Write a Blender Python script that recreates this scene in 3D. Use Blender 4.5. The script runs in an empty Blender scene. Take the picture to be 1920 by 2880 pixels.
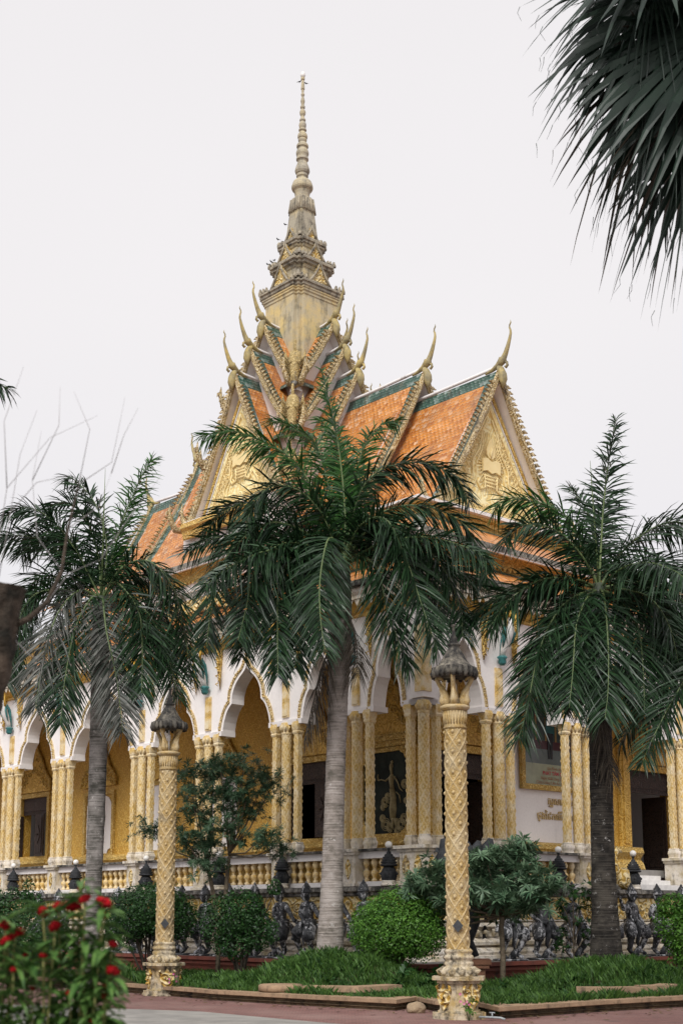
import bpy, bmesh, math, random
import numpy as np
from mathutils import Vector, Matrix, noise
R = math.radians
PI = math.pi
scene = bpy.context.scene
COL = scene.collection
# ---------------------------------------------------------------- camera
cam_d = bpy.data.cameras.new("camera"); cam = bpy.data.objects.new("camera", cam_d); COL.objects.link(cam)
cam.location = (0, 0, 1.6); cam.rotation_euler = (R(90 + 9.77), 0, 0)
cam_d.sensor_fit = 'VERTICAL'; cam_d.sensor_height = 36.0; cam_d.sensor_width = 24.0
cam_d.lens = 3775.0 / 2880.0 * 36.0
cam_d.shift_y = (1927.0 - 1440.0) / 2880.0
cam_d.clip_start = 0.1; cam_d.clip_end = 2000
cam_d.dof.use_dof = True; cam_d.dof.focus_distance = 29.0; cam_d.dof.aperture_fstop = 2.8
scene.camera = cam
# ---------------------------------------------------------------- sky and sun
SUN_EL, SUN_AZ = 46, 192
world = bpy.data.worlds.new("World"); scene.world = world; world.use_nodes = True
wn = world.node_tree; wn.nodes.clear()
wo = wn.nodes.new('ShaderNodeOutputWorld'); wb = wn.nodes.new('ShaderNodeBackground')
ws = wn.nodes.new('ShaderNodeTexSky'); ws.sky_type = 'NISHITA'; ws.sun_disc = False
ws.sun_elevation = R(SUN_EL); ws.sun_rotation = R(SUN_AZ); ws.dust_density = 4.0
wh = wn.nodes.new('ShaderNodeHueSaturation'); wh.inputs['Saturation'].default_value = 0.18
wm = wn.nodes.new('ShaderNodeMix'); wm.data_type = 'RGBA'; wm.inputs[0].default_value = 0.93
wn.links.new(ws.outputs[0], wh.inputs['Color']); wn.links.new(wh.outputs[0], wm.inputs[6])
wm.inputs[7].default_value = (5.25, 5.12, 5.30, 1)         # even overcast cloud layer
wtc = wn.nodes.new('ShaderNodeTexCoord'); wns = wn.nodes.new('ShaderNodeTexNoise'); wns.inputs['Scale'].default_value = 1.6; wns.inputs['Detail'].default_value = 4
wn.links.new(wtc.outputs['Generated'], wns.inputs['Vector']); wsp = wn.nodes.new('ShaderNodeSeparateXYZ'); wn.links.new(wtc.outputs['Generated'], wsp.inputs[0])
wr = wn.nodes.new('ShaderNodeMapRange'); wr.inputs[1].default_value = .0; wr.inputs[2].default_value = .42; wn.links.new(wsp.outputs[2], wr.inputs[0])
wc = wn.nodes.new('ShaderNodeMix'); wc.data_type = 'RGBA'; wc.inputs[6].default_value = (4.18, 4.14, 4.40, 1); wc.inputs[7].default_value = (4.74, 4.60, 4.67, 1); wn.links.new(wr.outputs[0], wc.inputs[0])
wv = wn.nodes.new('ShaderNodeMix'); wv.data_type = 'RGBA'; wv.blend_type = 'MULTIPLY'; wv.inputs[0].default_value = .10; wn.links.new(wc.outputs[2], wv.inputs[6]); wn.links.new(wns.outputs['Fac'], wv.inputs[7])
wn.links.new(wv.outputs[2], wm.inputs[7])      # thin cloud, a little bluer and darker towards the horizon
wn.links.new(wm.outputs[2], wb.inputs[0]); wb.inputs[1].default_value = 0.1
wn.links.new(wb.outputs[0], wo.inputs[0])
sd = bpy.data.lights.new("sun", 'SUN'); sd.energy = 1.5; sd.angle = R(25); sd.color = (1.0, 0.98, 0.955)
sun = bpy.data.objects.new("sun", sd); COL.objects.link(sun); sun.location = (-10, -10, 40)
_az = R(SUN_AZ)
_dir = Vector((math.sin(_az) * math.cos(R(SUN_EL)), math.cos(_az) * math.cos(R(SUN_EL)), math.sin(R(SUN_EL))))
sun.rotation_euler = _dir.to_track_quat('Z', 'Y').to_euler()
scene.view_settings.view_transform = 'Standard'; scene.view_settings.look = 'None'
scene.view_settings.exposure = 1.0; scene.view_settings.gamma = 1.0

# ---------------------------------------------------------------- mesh builder
class M:
    def __init__(s): s.v = []; s.f = []; s.mi = []; s.uv = []; s.sm = []
    def add(s, vs, fs, mi=0, uvs=None, sm=False):
        o = len(s.v); s.v += [tuple(p) for p in vs]
        for i, f in enumerate(fs):
            s.f.append(tuple(o + k for k in f)); s.mi.append(mi); s.sm.append(sm)
            s.uv.append([uvs[k] for k in f] if uvs else None)
        return s
    def box(s, x0, x1, y0, y1, z0, z1, mi=0):
        vs = [(x, y, z) for z in (z0, z1) for y in (y0, y1) for x in (x0, x1)]
        return s.add(vs, [(0, 2, 3, 1), (4, 5, 7, 6), (0, 1, 5, 4), (2, 6, 7, 3), (0, 4, 6, 2), (1, 3, 7, 5)], mi)
    def grid(s, nu, nv, fn, mi=0, closed=True, uvfn=None, sm=True):
        vs = []; uvs = []
        for j in range(nv + 1):
            for i in range(nu + 1):
                vs.append(fn(i / nu, j / nv)); uvs.append(uvfn(i / nu, j / nv) if uvfn else (i / nu, j / nv))
        fs = [(j * (nu + 1) + i, j * (nu + 1) + i + 1, (j + 1) * (nu + 1) + i + 1, (j + 1) * (nu + 1) + i) for j in range(nv) for i in range(nu)]
        return s.add(vs, fs, mi, uvs, sm)
    def lathe(s, prof, n=16, c=(0, 0, 0), mi=0, ph=0.0, sq=False, smooth=True):
        vs = []; k = len(prof)
        for r, z in prof:
            for i in range(n):
                a = 2 * PI * i / n + ph
                vs.append((c[0] + r * math.cos(a), c[1] + r * math.sin(a), c[2] + z))
        fs = [(j * n + i, j * n + (i + 1) % n, (j + 1) * n + (i + 1) % n, (j + 1) * n + i) for j in range(k - 1) for i in range(n)]
        fs.append(tuple(range(n - 1, -1, -1))); fs.append(tuple((k - 1) * n + i for i in range(n)))
        return s.add(vs, fs, mi, None, smooth)
    def tube(s, pts, rad, n=8, mi=0, flat=1.0):
        pts = [Vector(p) for p in pts]; k = len(pts)
        if not hasattr(rad, '__len__'): rad = [rad] * k
        vs = []; up = Vector((0.13, 0.21, 1)); 
        for i, p in enumerate(pts):
            d = (pts[min(i + 1, k - 1)] - pts[max(i - 1, 0)]).normalized()
            if abs(d.dot(up.normalized())) > .97: a = d.cross(Vector((1, 0.1, 0))).normalized()
            else: a = d.cross(up).normalized()
            b = d.cross(a).normalized()
            if i and (a.dot(pa) < 0): a = -a; b = -b
            pa = a
            for q in range(n):
                t = 2 * PI * q / n
                vs.append(p + a * math.cos(t) * rad[i] + b * math.sin(t) * rad[i] * flat)
        fs = [(j * n + i, j * n + (i + 1) % n, (j + 1) * n + (i + 1) % n, (j + 1) * n + i) for j in range(k - 1) for i in range(n)]
        fs.append(tuple(range(n - 1, -1, -1))); fs.append(tuple((k - 1) * n + i for i in range(n)))
        return s.add(vs, fs, mi, None, True)
    def prism(s, poly, fn, d0, d1, mi=0):
        n = len(poly); vs = [fn(p, q, d0) for p, q in poly] + [fn(p, q, d1) for p, q in poly]
        fs = [tuple(range(n)), tuple(range(2 * n - 1, n - 1, -1))] + [(i, n + i, n + (i + 1) % n, (i + 1) % n) for i in range(n)]
        return s.add(vs, fs, mi)
    def extrude_profile(s, prof, fn, a0, a1, mi=0):    # prof: (t,z) open polyline swept from a0 to a1
        n = len(prof); vs = [fn(a0, t, z) for t, z in prof] + [fn(a1, t, z) for t, z in prof]
        return s.add(vs, [(i, i + 1, n + i + 1, n + i) for i in range(n - 1)] + [tuple(range(n)), tuple(range(2 * n - 1, n - 1, -1))], mi)
    def build(s, name, mats, parent=None, side=None, loc=None, recalc=True, rot=None):
        me = bpy.data.meshes.new(name)
        vs = s.v
        if side == 'L': vs = [(t, a, z) for (a, t, z) in s.v]
        me.from_pydata(vs, [], s.f)
        if not isinstance(mats, (list, tuple)): mats = [mats]
        for m in mats: me.materials.append(m)
        me.polygons.foreach_set('material_index', s.mi); me.polygons.foreach_set('use_smooth', s.sm)
        ul = me.uv_layers.new(name='UVMap'); uv = []
        me.update()
        for p in me.polygons:
            u = s.uv[p.index]
            if u: 
                for q in u: uv += [q[0], q[1]]
            else:
                nx, ny, nz = abs(p.normal.x), abs(p.normal.y), abs(p.normal.z)
                for vi in p.vertices:
                    c = me.vertices[vi].co
                    if nz > nx and nz > ny: uv += [c.x, c.y]
                    elif nx > ny: uv += [c.y, c.z]
                    else: uv += [c.x, c.z]
        ul.data.foreach_set('uv', uv)
        if recalc:
            bm = bmesh.new(); bm.from_mesh(me); bmesh.ops.recalc_face_normals(bm, faces=bm.faces); bm.to_mesh(me); bm.free()
        o = bpy.data.objects.new(name, me); COL.objects.link(o)
        if parent: o.parent = parent
        if loc: o.location = loc
        if rot: o.rotation_euler = rot
        return o
def tag(o, label=None, cat=None, group=None, kind=None):
    if label: o['label'] = label
    if cat: o['category'] = cat
    if group: o['group'] = group
    if kind: o['kind'] = kind
    return o
def thing(name, label, cat, loc=(0, 0, 0), rz=0, group=None):
    o = bpy.data.objects.new(name, None); COL.objects.link(o); o.empty_display_size = .3
    o.location = loc; o.rotation_euler = (0, 0, rz); return tag(o, label, cat, group)
def clone(o, parent=None, loc=None, rz=None):
    c = o.copy(); COL.objects.link(c)
    if parent: c.parent = parent
    if loc is not None: c.location = loc
    if rz is not None: c.rotation_euler = (0, 0, rz)
    return c
def copy_tree(o, parent=None):
    c = o.copy(); COL.objects.link(c); c.parent = parent
    for ch in list(o.children): copy_tree(ch, c)
    return c
def lerp(a, b, t): return a + (b - a) * t
def interp(xs, ys, x): return float(np.interp(x, xs, ys))

# ---------------------------------------------------------------- materials
class NT:
    def __init__(s, name):
        s.m = bpy.data.materials.new(name); s.m.use_nodes = True; s.t = s.m.node_tree; s.t.nodes.clear()
        s.out = s.n('ShaderNodeOutputMaterial'); s.p = s.n('ShaderNodeBsdfPrincipled'); s.l(s.p.outputs[0], s.out.inputs[0])
        s.co = s.n('ShaderNodeTexCoord')
    def n(s, ty, **kw):
        n = s.t.nodes.new(ty)
        for k, v in kw.items(): setattr(n, k, v)
        return n
    def l(s, a, b): s.t.links.new(a, b)
    def val(s, sock, v):
        if hasattr(v, 'node'): s.l(v, sock)
        else: sock.default_value = v
    def math(s, op, a, b=0.0, c=0.0):
        n = s.n('ShaderNodeMath', operation=op); s.val(n.inputs[0], a); s.val(n.inputs[1], b); s.val(n.inputs[2], c); return n.outputs[0]
    def mapr(s, v, a, b, c=0.0, d=1.0):
        n = s.n('ShaderNodeMapRange'); s.val(n.inputs[0], v)
        for i, x in enumerate((a, b, c, d)): n.inputs[i + 1].default_value = x
        return n.outputs[0]
    def vec(s, kind='Object', sc=(1, 1, 1), rnd=True):
        v = s.co.outputs[kind]
        if rnd and kind == 'Object':
            oi = s.n('ShaderNodeObjectInfo'); k = s.math('MULTIPLY', oi.outputs['Random'], 37.0)
            ad = s.n('ShaderNodeVectorMath', operation='ADD'); s.l(v, ad.inputs[0]); cb = s.n('ShaderNodeCombineXYZ')
            for i in range(3): s.l(k, cb.inputs[i])
            s.l(cb.outputs[0], ad.inputs[1]); v = ad.outputs[0]
        if sc != (1, 1, 1):
            mp = s.n('ShaderNodeVectorMath', operation='MULTIPLY'); s.l(v, mp.inputs[0]); mp.inputs[1].default_value = sc; v = mp.outputs[0]
        return v
    def noise(s, scale, detail=4, rough=.6, vec=None, dist=0.0):
        n = s.n('ShaderNodeTexNoise'); n.inputs['Scale'].default_value = scale; n.inputs['Detail'].default_value = detail
        n.inputs['Roughness'].default_value = rough; n.inputs['Distortion'].default_value = dist
        s.l(vec if vec is not None else s.vec(), n.inputs['Vector']); return n.outputs['Fac']
    def vor(s, scale, feature='F1', vec=None, out='Distance', rnd=1.0):
        n = s.n('ShaderNodeTexVoronoi', feature=feature); n.inputs['Scale'].default_value = scale; n.inputs['Randomness'].default_value = rnd
        s.l(vec if vec is not None else s.vec(), n.inputs['Vector']); return n.outputs[out]
    def ramp(s, f, cols):
        n = s.n('ShaderNodeValToRGB'); s.l(f, n.inputs[0]); e = n.color_ramp.elements
        while len(e) < len(cols): e.new(.5)
        for i, (p, c) in enumerate(cols): e[i].position = p; e[i].color = (*c, 1)
        return n.outputs[0]
    def mix(s, f, a, b, bt='MIX'):
        n = s.n('ShaderNodeMix', data_type='RGBA', blend_type=bt); s.val(n.inputs[0], f)
        for sk, v in ((n.inputs[6], a), (n.inputs[7], b)):
            if hasattr(v, 'node'): s.l(v, sk)
            else: sk.default_value = (*v, 1)
        return n.outputs[2]
    def bump(s, h, st=.5, dist=.02):
        n = s.n('ShaderNodeBump'); n.inputs['Strength'].default_value = st; n.inputs['Distance'].default_value = dist
        s.l(h, n.inputs['Height']); s.l(n.outputs[0], s.p.inputs['Normal']); return n
    def fin(s, col, rough=.7, spec=.5, metal=0.0):
        if hasattr(col, 'node'): s.l(col, s.p.inputs['Base Color'])
        else: s.p.inputs['Base Color'].default_value = (*col, 1)
        s.val(s.p.inputs['Roughness'], rough); s.p.inputs['Specular IOR Level'].default_value = spec; s.p.inputs['Metallic'].default_value = metal
        return s.m
def m_plain(name, c, c2=None, sc=6, rough=.7, bump=.2, bsc=40, spec=.4, bd=.01):
    t = NT(name); f = t.noise(sc, 5); c2 = c2 or tuple(x * .8 for x in c)
    t.bump(t.noise(bsc, 3), bump, bd); return t.fin(t.ramp(f, [(.35, c2), (.65, c)]), rough, spec)
def m_plaster(name, c, grime=(.16, .14, .12), amt=.35):
    t = NT(name); st = t.noise(1.0, 6, .65, t.vec('Object', (3.0, 3.0, .35)))
    pt = t.noise(1.3, 6, .6)
    f = t.mapr(t.math('MULTIPLY', st, pt), .30, .48, 0, amt)
    fine = t.ramp(t.noise(14, 4), [(.3, tuple(x * .93 for x in c)), (.7, c)])
    t.bump(t.noise(30, 4), .15, .01)
    return t.fin(t.mix(f, fine, grime), .75, .3)
def m_weather(name, base, second, black, bl=(.5, .62), sm=(.4, .62), bscale=4.0, bump=.5):
    """old painted cement: base paint, grey lichen, black mould running down"""
    t = NT(name)
    a = t.noise(bscale * .6, 7, .68); st = t.noise(1.0, 7, .7, t.vec('Object', (5, 5, .8)))
    c = t.mix(t.mapr(a, *sm), base, second)
    k = t.math('ADD', t.math('MULTIPLY', st, .55), t.math('MULTIPLY', t.noise(bscale * 1.7, 7, .7), .45))
    c = t.mix(t.mapr(k, *bl), c, black)
    t.bump(t.noise(bscale * 8, 5), bump, .02)
    return t.fin(c, .85, .25)
def m_carved(name, deep, mid, high, sc=7.0, dist=2.5, bump=1.0, bd=.04, hi=(.55, .75), rough=.5, kind='Object', grime=None, metal=0.0):
    """scrolling carved relief in paint: warped rings for the scrolls"""
    t = NT(name); v = t.vec(kind, rnd=(kind == 'Object'))
    vo = t.vor(sc, 'SMOOTH_F1', v); w = t.n('ShaderNodeMath', operation='SINE')
    no = t.noise(sc * .8, 3, .5, v)
    t.l(t.math('ADD', t.math('MULTIPLY', vo, 26.0), t.math('MULTIPLY', no, 9.0)), w.inputs[0])
    h = t.math('ADD', t.math('MULTIPLY', w.outputs[0], .5), .5)
    h2 = t.math('ADD', t.math('MULTIPLY', h, .7), t.math('MULTIPLY', t.noise(sc * 5, 3, .6, v), .5))
    c = t.ramp(h2, [(.18, deep), (.45, mid), (.75, high)])
    c = t.mix(t.mapr(t.noise(sc * .5, 5, .65, v), *hi), c, high)
    if grime:
        c = t.mix(t.mapr(t.noise(sc * .35, 7, .7, t.vec(kind, (1, 1, .5))), grime[1], grime[2]), c, grime[0])
    t.bump(h2, bump, bd); return t.fin(c, rough, .5, metal)
def m_tile(name, c1, c2, c3):
    t = NT(name); uv = t.co.outputs['UV']; sp = t.n('ShaderNodeSeparateXYZ'); t.l(uv, sp.inputs[0])
    W, Hh = .17, .15
    vrow = t.math('DIVIDE', sp.outputs[1], Hh); u0 = t.math('DIVIDE', sp.outputs[0], W)
    row0 = t.math('FLOOR', vrow); ush = t.math('ADD', u0, t.math('MULTIPLY', t.math('MODULO', row0, 2.0), .5))
    fx = t.math('SUBTRACT', t.math('FRACT', ush), .5)
    curve = t.math('MULTIPLY', t.math('MULTIPLY', fx, fx), 1.6)
    ph = t.math('ADD', vrow, curve); row = t.math('FLOOR', ph); ph = t.math('FRACT', ph)
    cell = t.n('ShaderNodeCombineXYZ'); t.l(t.math('FLOOR', ush), cell.inputs[0]); t.l(row, cell.inputs[1])
    wn_ = t.n('ShaderNodeTexWhiteNoise', noise_dimensions='2D'); t.l(cell.outputs[0], wn_.inputs['Vector'])
    c = t.ramp(wn_.outputs['Value'], [(.0, c2), (.45, c1), (.85, c1), (1.0, c3)])
    big = t.noise(.9, 6, .6, t.vec('Object', rnd=False))
    c = t.mix(t.mapr(big, .45, .75, 0, .55), c, tuple(x * .55 for x in c2))
    stk = t.noise(2.2, 6, .7, t.vec('Object', (1, 1, .3), rnd=False)); c = t.mix(t.mapr(stk, .52, .70, 0, .6), c, (.22, .14, .09))
    gap = t.mapr(ph, .0, .14, 1.0, 0.0)
    gap2 = t.mapr(t.math('ABSOLUTE', fx), .44, .5, 0, .6)
    c = t.mix(t.math('MULTIPLY', t.math('MAXIMUM', gap, gap2), .75), c, tuple(x * .18 for x in c2))
    c = t.mix(t.math('MULTIPLY', t.mapr(ph, .74, .86), t.mapr(wn_.outputs['Value'], .1, .9, .25, .8)), c, c3)  # pale lower lip per tile: sky reflection painted in, along with worn glaze
    t.bump(t.math('SUBTRACT', t.math('MULTIPLY', ph, 1.0), t.math('MULTIPLY', gap2, .4)), 1.0, .035)
    return t.fin(c, t.mapr(wn_.outputs['Value'], 0, 1, .28, .5), .6)
def m_leaf(name, c1, c2, rough=.42, trans=.15, sc=3.0):
    t = NT(name); oi = t.n('ShaderNodeObjectInfo')
    f = t.noise(sc, 3, .6); geo = t.n('ShaderNodeNewGeometry')
    isl = geo.outputs['Random Per Island']
    k = t.math('ADD', t.math('MULTIPLY', f, .5), t.math('MULTIPLY', isl, .5))
    c = t.ramp(k, [(.2, c1), (.75, c2)])
    t.p.inputs['Transmission Weight'].default_value = 0
    m = t.fin(c, rough, .32)
    if trans:
        tr = t.n('ShaderNodeBsdfTranslucent'); t.l(t.mix(.0, c, c), tr.inputs[0]); mx = t.n('ShaderNodeMixShader'); mx.inputs[0].default_value = trans
        t.l(t.p.outputs[0], mx.inputs[1]); t.l(tr.outputs[0], mx.inputs[2]); t.l(mx.outputs[0], t.out.inputs[0])
    return m
MT = {}
MT['plaster'] = m_plaster('white_plaster', (.85, .81, .785), amt=.2)
MT['plaster_old'] = m_plaster('old_white_plaster', (.78, .74, .72), (.10, .09, .085), .75)
MT['stone_tower'] = m_weather('tower_cement', (.50, .40, .22), (.37, .33, .25), (.10, .09, .075), (.47, .62), (.36, .52), 1.8)
MT['tower_grey'] = m_weather('tower_moulding_cement', (.42, .36, .26), (.27, .24, .19), (.075, .068, .056), (.48, .62), (.38, .6), 3.5)
MT['tower_yellow'] = m_weather('tower_yellow_paint', (.62, .47, .21), (.46, .40, .28), (.17, .15, .11), (.50, .66), (.40, .56), 1.3)
MT['grey_cap'] = m_weather('mould_grey_cement', (.46, .42, .36), (.25, .235, .21), (.05, .048, .042), (.42, .58), (.35, .6), 5)
MT['spire'] = m_weather('spire_cement', (.50, .42, .26), (.38, .34, .265), (.10, .095, .08), (.48, .66), (.35, .6), 2.5, .3)
MT['horn'] = m_weather('horn_gilt', (.52, .40, .15), (.30, .26, .16), (.13, .12, .085), (.46, .66), (.35, .65), 3, .2)
MT['barge'] = m_carved('gilt_bargeboard', (.22, .14, .05), (.50, .35, .13), (.60, .49, .30), 7, 2, 1.0, .04, (.58, .74), .6, grime=((.17, .14, .10), .54, .7))
MT['gold_in'] = m_carved('ochre_gold_wall', (.42, .22, .03), (.64, .38, .055), (.74, .48, .11), 6, 2, .8, .03, (.7, .85), .5)
MT['gold_frieze'] = m_carved('gold_frieze', (.42, .22, .03), (.66, .40, .07), (.76, .54, .18), 9, 2, 1.0, .04, (.6, .8), .45)
MT['pedi'] = m_carved('pale_gold_relief', (.72, .51, .17), (.82, .66, .29), (.86, .76, .44), 3.6, 2, .65, .04, (.52, .75), .5)
MT['pedi_flat'] = m_plain('pale_gold_paint', (.82, .67, .35), (.77, .60, .28), 3, .5, .25, 25, .4, .01)
MT['gold_flat'] = m_plain('gold_paint', (.66, .42, .08), (.54, .31, .04), 5, .45, .3, 30)
MT['gold_relief'] = m_carved('worn_relief_wall', (.32, .18, .03), (.66, .42, .08), (.76, .62, .34), 4.2, 2, 1.0, .06, (.54, .72), .6, grime=((.14, .11, .08), .56, .7))
MT['white_mould'] = m_weather('lichen_white_moulding', (.72, .66, .58), (.52, .43, .26), (.09, .08, .065), (.50, .66), (.42, .66), 5, .6)
MT['coping'] = m_weather('black_coping', (.44, .40, .34), (.20, .185, .165), (.028, .026, .024), (.40, .56), (.3, .55), 4, .5)
MT['terracotta'] = m_weather('dark_red_paint', (.215, .062, .042), (.15, .05, .036), (.05, .03, .025), (.50, .68), (.35, .6), 3, .4)
MT['terra_pale'] = m_weather('terracotta_pot', (.46, .22, .13), (.32, .16, .10), (.08, .06, .05), (.52, .7), (.35, .6), 4, .6)
MT['black_stone'] = m_weather('black_painted_stone', (.022, .024, .028), (.12, .122, .13), (.60, .60, .62), (.515, .57), (.42, .66), 8, .9)  # white patches, partly gloss highlights painted into the colour
MT['black_stone'].node_tree.nodes['Principled BSDF'].inputs['Roughness'].default_value = .42
MT['black_lamp'] = m_weather('black_lamp_stone', (.022, .024, .027), (.06, .062, .066), (.36, .35, .33), (.60, .70), (.42, .66), 8, .8)
MT['old_lamp'] = m_weather('grey_lamp_hood', (.26, .23, .18), (.11, .10, .085), (.022, .021, .02), (.42, .56), (.35, .55), 5, .6)
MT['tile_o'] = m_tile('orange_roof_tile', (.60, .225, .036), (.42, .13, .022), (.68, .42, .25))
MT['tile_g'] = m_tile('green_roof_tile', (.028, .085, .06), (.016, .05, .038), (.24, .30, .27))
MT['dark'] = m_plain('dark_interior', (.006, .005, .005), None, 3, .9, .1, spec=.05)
MT['wood'] = m_carved('dark_carved_wood', (.010, .006, .004), (.028, .015, .010), (.05, .028, .02), 9, 2, .8, .02, (.7, .9), .6)
MT['globe'] = m_plain('white_globe', (.80, .78, .74), (.76, .74, .70), 3, .25, 0)
MT['teal'] = m_plain('teal_paint', (.05, .22, .22), (.035, .13, .13), 8, .5, .5, 40)
MT['white_paint'] = m_plain('white_paint', (.78, .76, .73), None, 6, .5, .2)
MT['frond'] = m_leaf('palm_frond', (.003, .012, .005), (.028, .066, .026), .36, .10, 1.2)
MT['frond_hi'] = m_leaf('young_palm_frond', (.010, .045, .008), (.05, .14, .03), .42, .2, 1.2)
MT['frond_grey'] = m_leaf('old_grey_frond', (.012, .022, .014), (.15, .15, .135), .5, .05, 1.6)
MT['rachis'] = m_plain('frond_rachis', (.13, .17, .06), (.07, .11, .04), 4, .5, .1)
MT['deadleaf'] = m_leaf('dead_frond', (.018, .015, .011), (.12, .10, .075), .7, .05)
MT['fan'] = m_leaf('fan_palm_leaf', (.003, .011, .007), (.020, .040, .026), .45, .10, 1.5)
MT['bush'] = m_leaf('clipped_bush_leaf', (.022, .085, .008), (.115, .26, .035), .5, .25, 2.0)
MT['bush_d'] = m_leaf('dark_bush_leaf', (.005, .026, .006), (.03, .09, .018), .5, .15, 2.0)
MT['olean'] = m_leaf('lance_leaf', (.018, .06, .028), (.12, .20, .11), .45, .12, 2.0)
MT['plum'] = m_leaf('grey_green_leaf', (.03, .085, .04), (.155, .24, .14), .45, .15, 1.6)
MT['grass'] = m_leaf('grass_blade', (.010, .045, .007), (.09, .185, .035), .6, .25, .9)
MT['flower_leaf'] = m_leaf('flower_leaf', (.03, .09, .02), (.13, .24, .06), .45, .25, 5)
MT['stem'] = m_plain('flower_stem', (.28, .26, .09), (.18, .2, .06), 5, .6, .1)
MT['red'] = m_plain('red_bloom', (.50, .006, .012), (.22, .003, .006), 25, .8, 1.0, 60, .2, .02)
MT['bark'] = m_plain('pale_bark', (.20, .16, .11), (.09, .07, .05), 12, .85, .8, 40, .2, .02)
MT['bark_dark'] = m_plain('dark_bark', (.035, .028, .02), (.06, .05, .038), 12, .85, .8, 40, .2, .02)
MT['bark_near'] = m_plain('brown_bark', (.085, .062, .046), (.016, .015, .012), 7, .9, .8, 30, .2, .03)
MT['twig'] = m_plain('grey_twig', (.30, .28, .28), None, 12, .8, .2)
MT['bird'] = m_plain('bird_plumage', (.02, .02, .022), None, 20, .6, .2)
MT['curb'] = m_weather('curb_cement', (.40, .27, .17), (.28, .19, .12), (.06, .048, .036), (.50, .68), (.35, .6), 3, .5)
MT['curb_base'] = m_weather('curb_moulding', (.20, .14, .08), (.12, .085, .05), (.03, .025, .02), (.46, .62), (.35, .6), 5, .8)
MT['soil'] = m_plain('planter_soil', (.05, .035, .02), (.03, .045, .015), 6, .95, .8, 20, .1, .05)
MT['rock'] = m_plain('tan_rock', (.40, .30, .19), (.22, .16, .11), 5, .9, .8, 15, .2, .05)
MT['metal'] = m_plain('grey_steel', (.35, .38, .38), (.22, .24, .25), 20, .4, .1)
MT['plaque'] = m_plain('slate_plaque', (.045, .05, .055), (.03, .033, .036), 20, .5, .3)
def m_palmbark(name, ring, base, dark, amt):
    t = NT(name); v = t.vec('Object', (1.6, 1.6, 2.0), rnd=False); v2 = t.vec('Object', (1.2, 1.2, 26), rnd=False)
    c = t.ramp(t.noise(1.6, 6, .62, v), [(.36, dark), (.47, base), (.60, ring)])
    r = t.noise(1.5, 3, .5, v2); c = t.mix(t.mapr(r, .50, .62, 0, .35), c, tuple(x * 1.35 for x in ring)); c = t.mix(t.mapr(r, .40, .34, 0, .4), c, dark)
    lich = t.noise(7, 7, .75, t.vec('Object', (1, 1, 1), rnd=False)); c = t.mix(t.mapr(lich, .60, .66, 0, amt), c, (.56, .54, .51))
    t.bump(t.math('ADD', r, t.math('MULTIPLY', t.noise(30, 4), .4)), .7, .03); return t.fin(c, .85, .2)
MT['palm_bark'] = m_palmbark('palm_bark_grey', (.33, .295, .27), (.235, .205, .18), (.12, .108, .09), .7)
MT['palm_bark_d'] = m_palmbark('palm_bark_dark', (.06, .053, .044), (.024, .021, .018), (.010, .009, .008), .45)
MT['palm_bark_l'] = m_palmbark('palm_bark_left', (.26, .24, .225), (.14, .13, .118), (.055, .053, .045), .8)
MT['crownshaft'] = m_plain('crownshaft', (.07, .085, .05), (.035, .045, .028), 4, .55, .3, 20)
def m_column(name, a, b, white, dirt=False):
    t = NT(name); w = t.noise(3.2, 6, .68); f = t.noise(26, 4, .6)
    c = t.ramp(f, [(.3, a), (.55, b), (.72, tuple(lerp(b[i], white[i], .55) for i in range(3)))])
    c = t.mix(t.mapr(w, .43, .66, 0, .8), c, white)
    sp = t.n('ShaderNodeSeparateXYZ'); t.l(t.co.outputs['UV'], sp.inputs[0])
    pa = t.math('FRACT', t.math('ADD', sp.outputs[0], sp.outputs[1])); qa = t.math('FRACT', t.math('ADD', t.math('SUBTRACT', sp.outputs[0], sp.outputs[1]), 50.0))
    pc_ = t.math('SUBTRACT', pa, .5); qc = t.math('SUBTRACT', qa, .5)
    dd = t.math('SQRT', t.math('ADD', t.math('MULTIPLY', pc_, pc_), t.math('MULTIPLY', qc, qc)))
    line = t.mapr(t.math('MAXIMUM', t.math('ABSOLUTE', pc_), t.math('ABSOLUTE', qc)), .40, .455)
    boss = t.mapr(dd, .10, .17, 1, 0); worn = t.math('MAXIMUM', line, boss)
    c = t.mix(t.math('MULTIPLY', worn, .40), c, white)
    moat = t.math('MULTIPLY', t.mapr(dd, .16, .2), t.mapr(dd, .30, .38, 1, 0)); c = t.mix(t.math('MULTIPLY', moat, .28), c, tuple(x * .55 for x in a))
    if dirt: c = t.mix(t.mapr(t.noise(2.3, 7, .7), .54, .68, 0, .75), c, (.20, .16, .10))
    t.bump(t.vor(60, 'F1'), .5, .012); return t.fin(c, .5, .45)
MT['column'] = m_column('gilt_column', (.46, .27, .055), (.72, .49, .14), (.80, .71, .52))
MT['bal'] = m_column('gilt_baluster', (.52, .30, .06), (.72, .48, .14), (.80, .70, .50))
MT['lampcol'] = m_column('lamp_column', (.27, .165, .045), (.45, .30, .10), (.50, .41, .26), True)
MT['lamp_base'] = m_weather('lamp_base_cement', (.56, .48, .35), (.42, .30, .12), (.08, .068, .05), (.47, .60), (.42, .62), 6, .6)
MT['trim'] = m_carved('gilt_trim', (.36, .22, .06), (.56, .38, .13), (.68, .54, .30), 9, 2, .8, .03, (.62, .8), .5)
MT['naga'] = m_carved('weathered_gilt_naga', (.20, .13, .04), (.46, .32, .10), (.56, .43, .20), 10, 2, 1.0, .03, (.62, .8), .55, grime=((.12, .10, .07), .55, .68))
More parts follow.
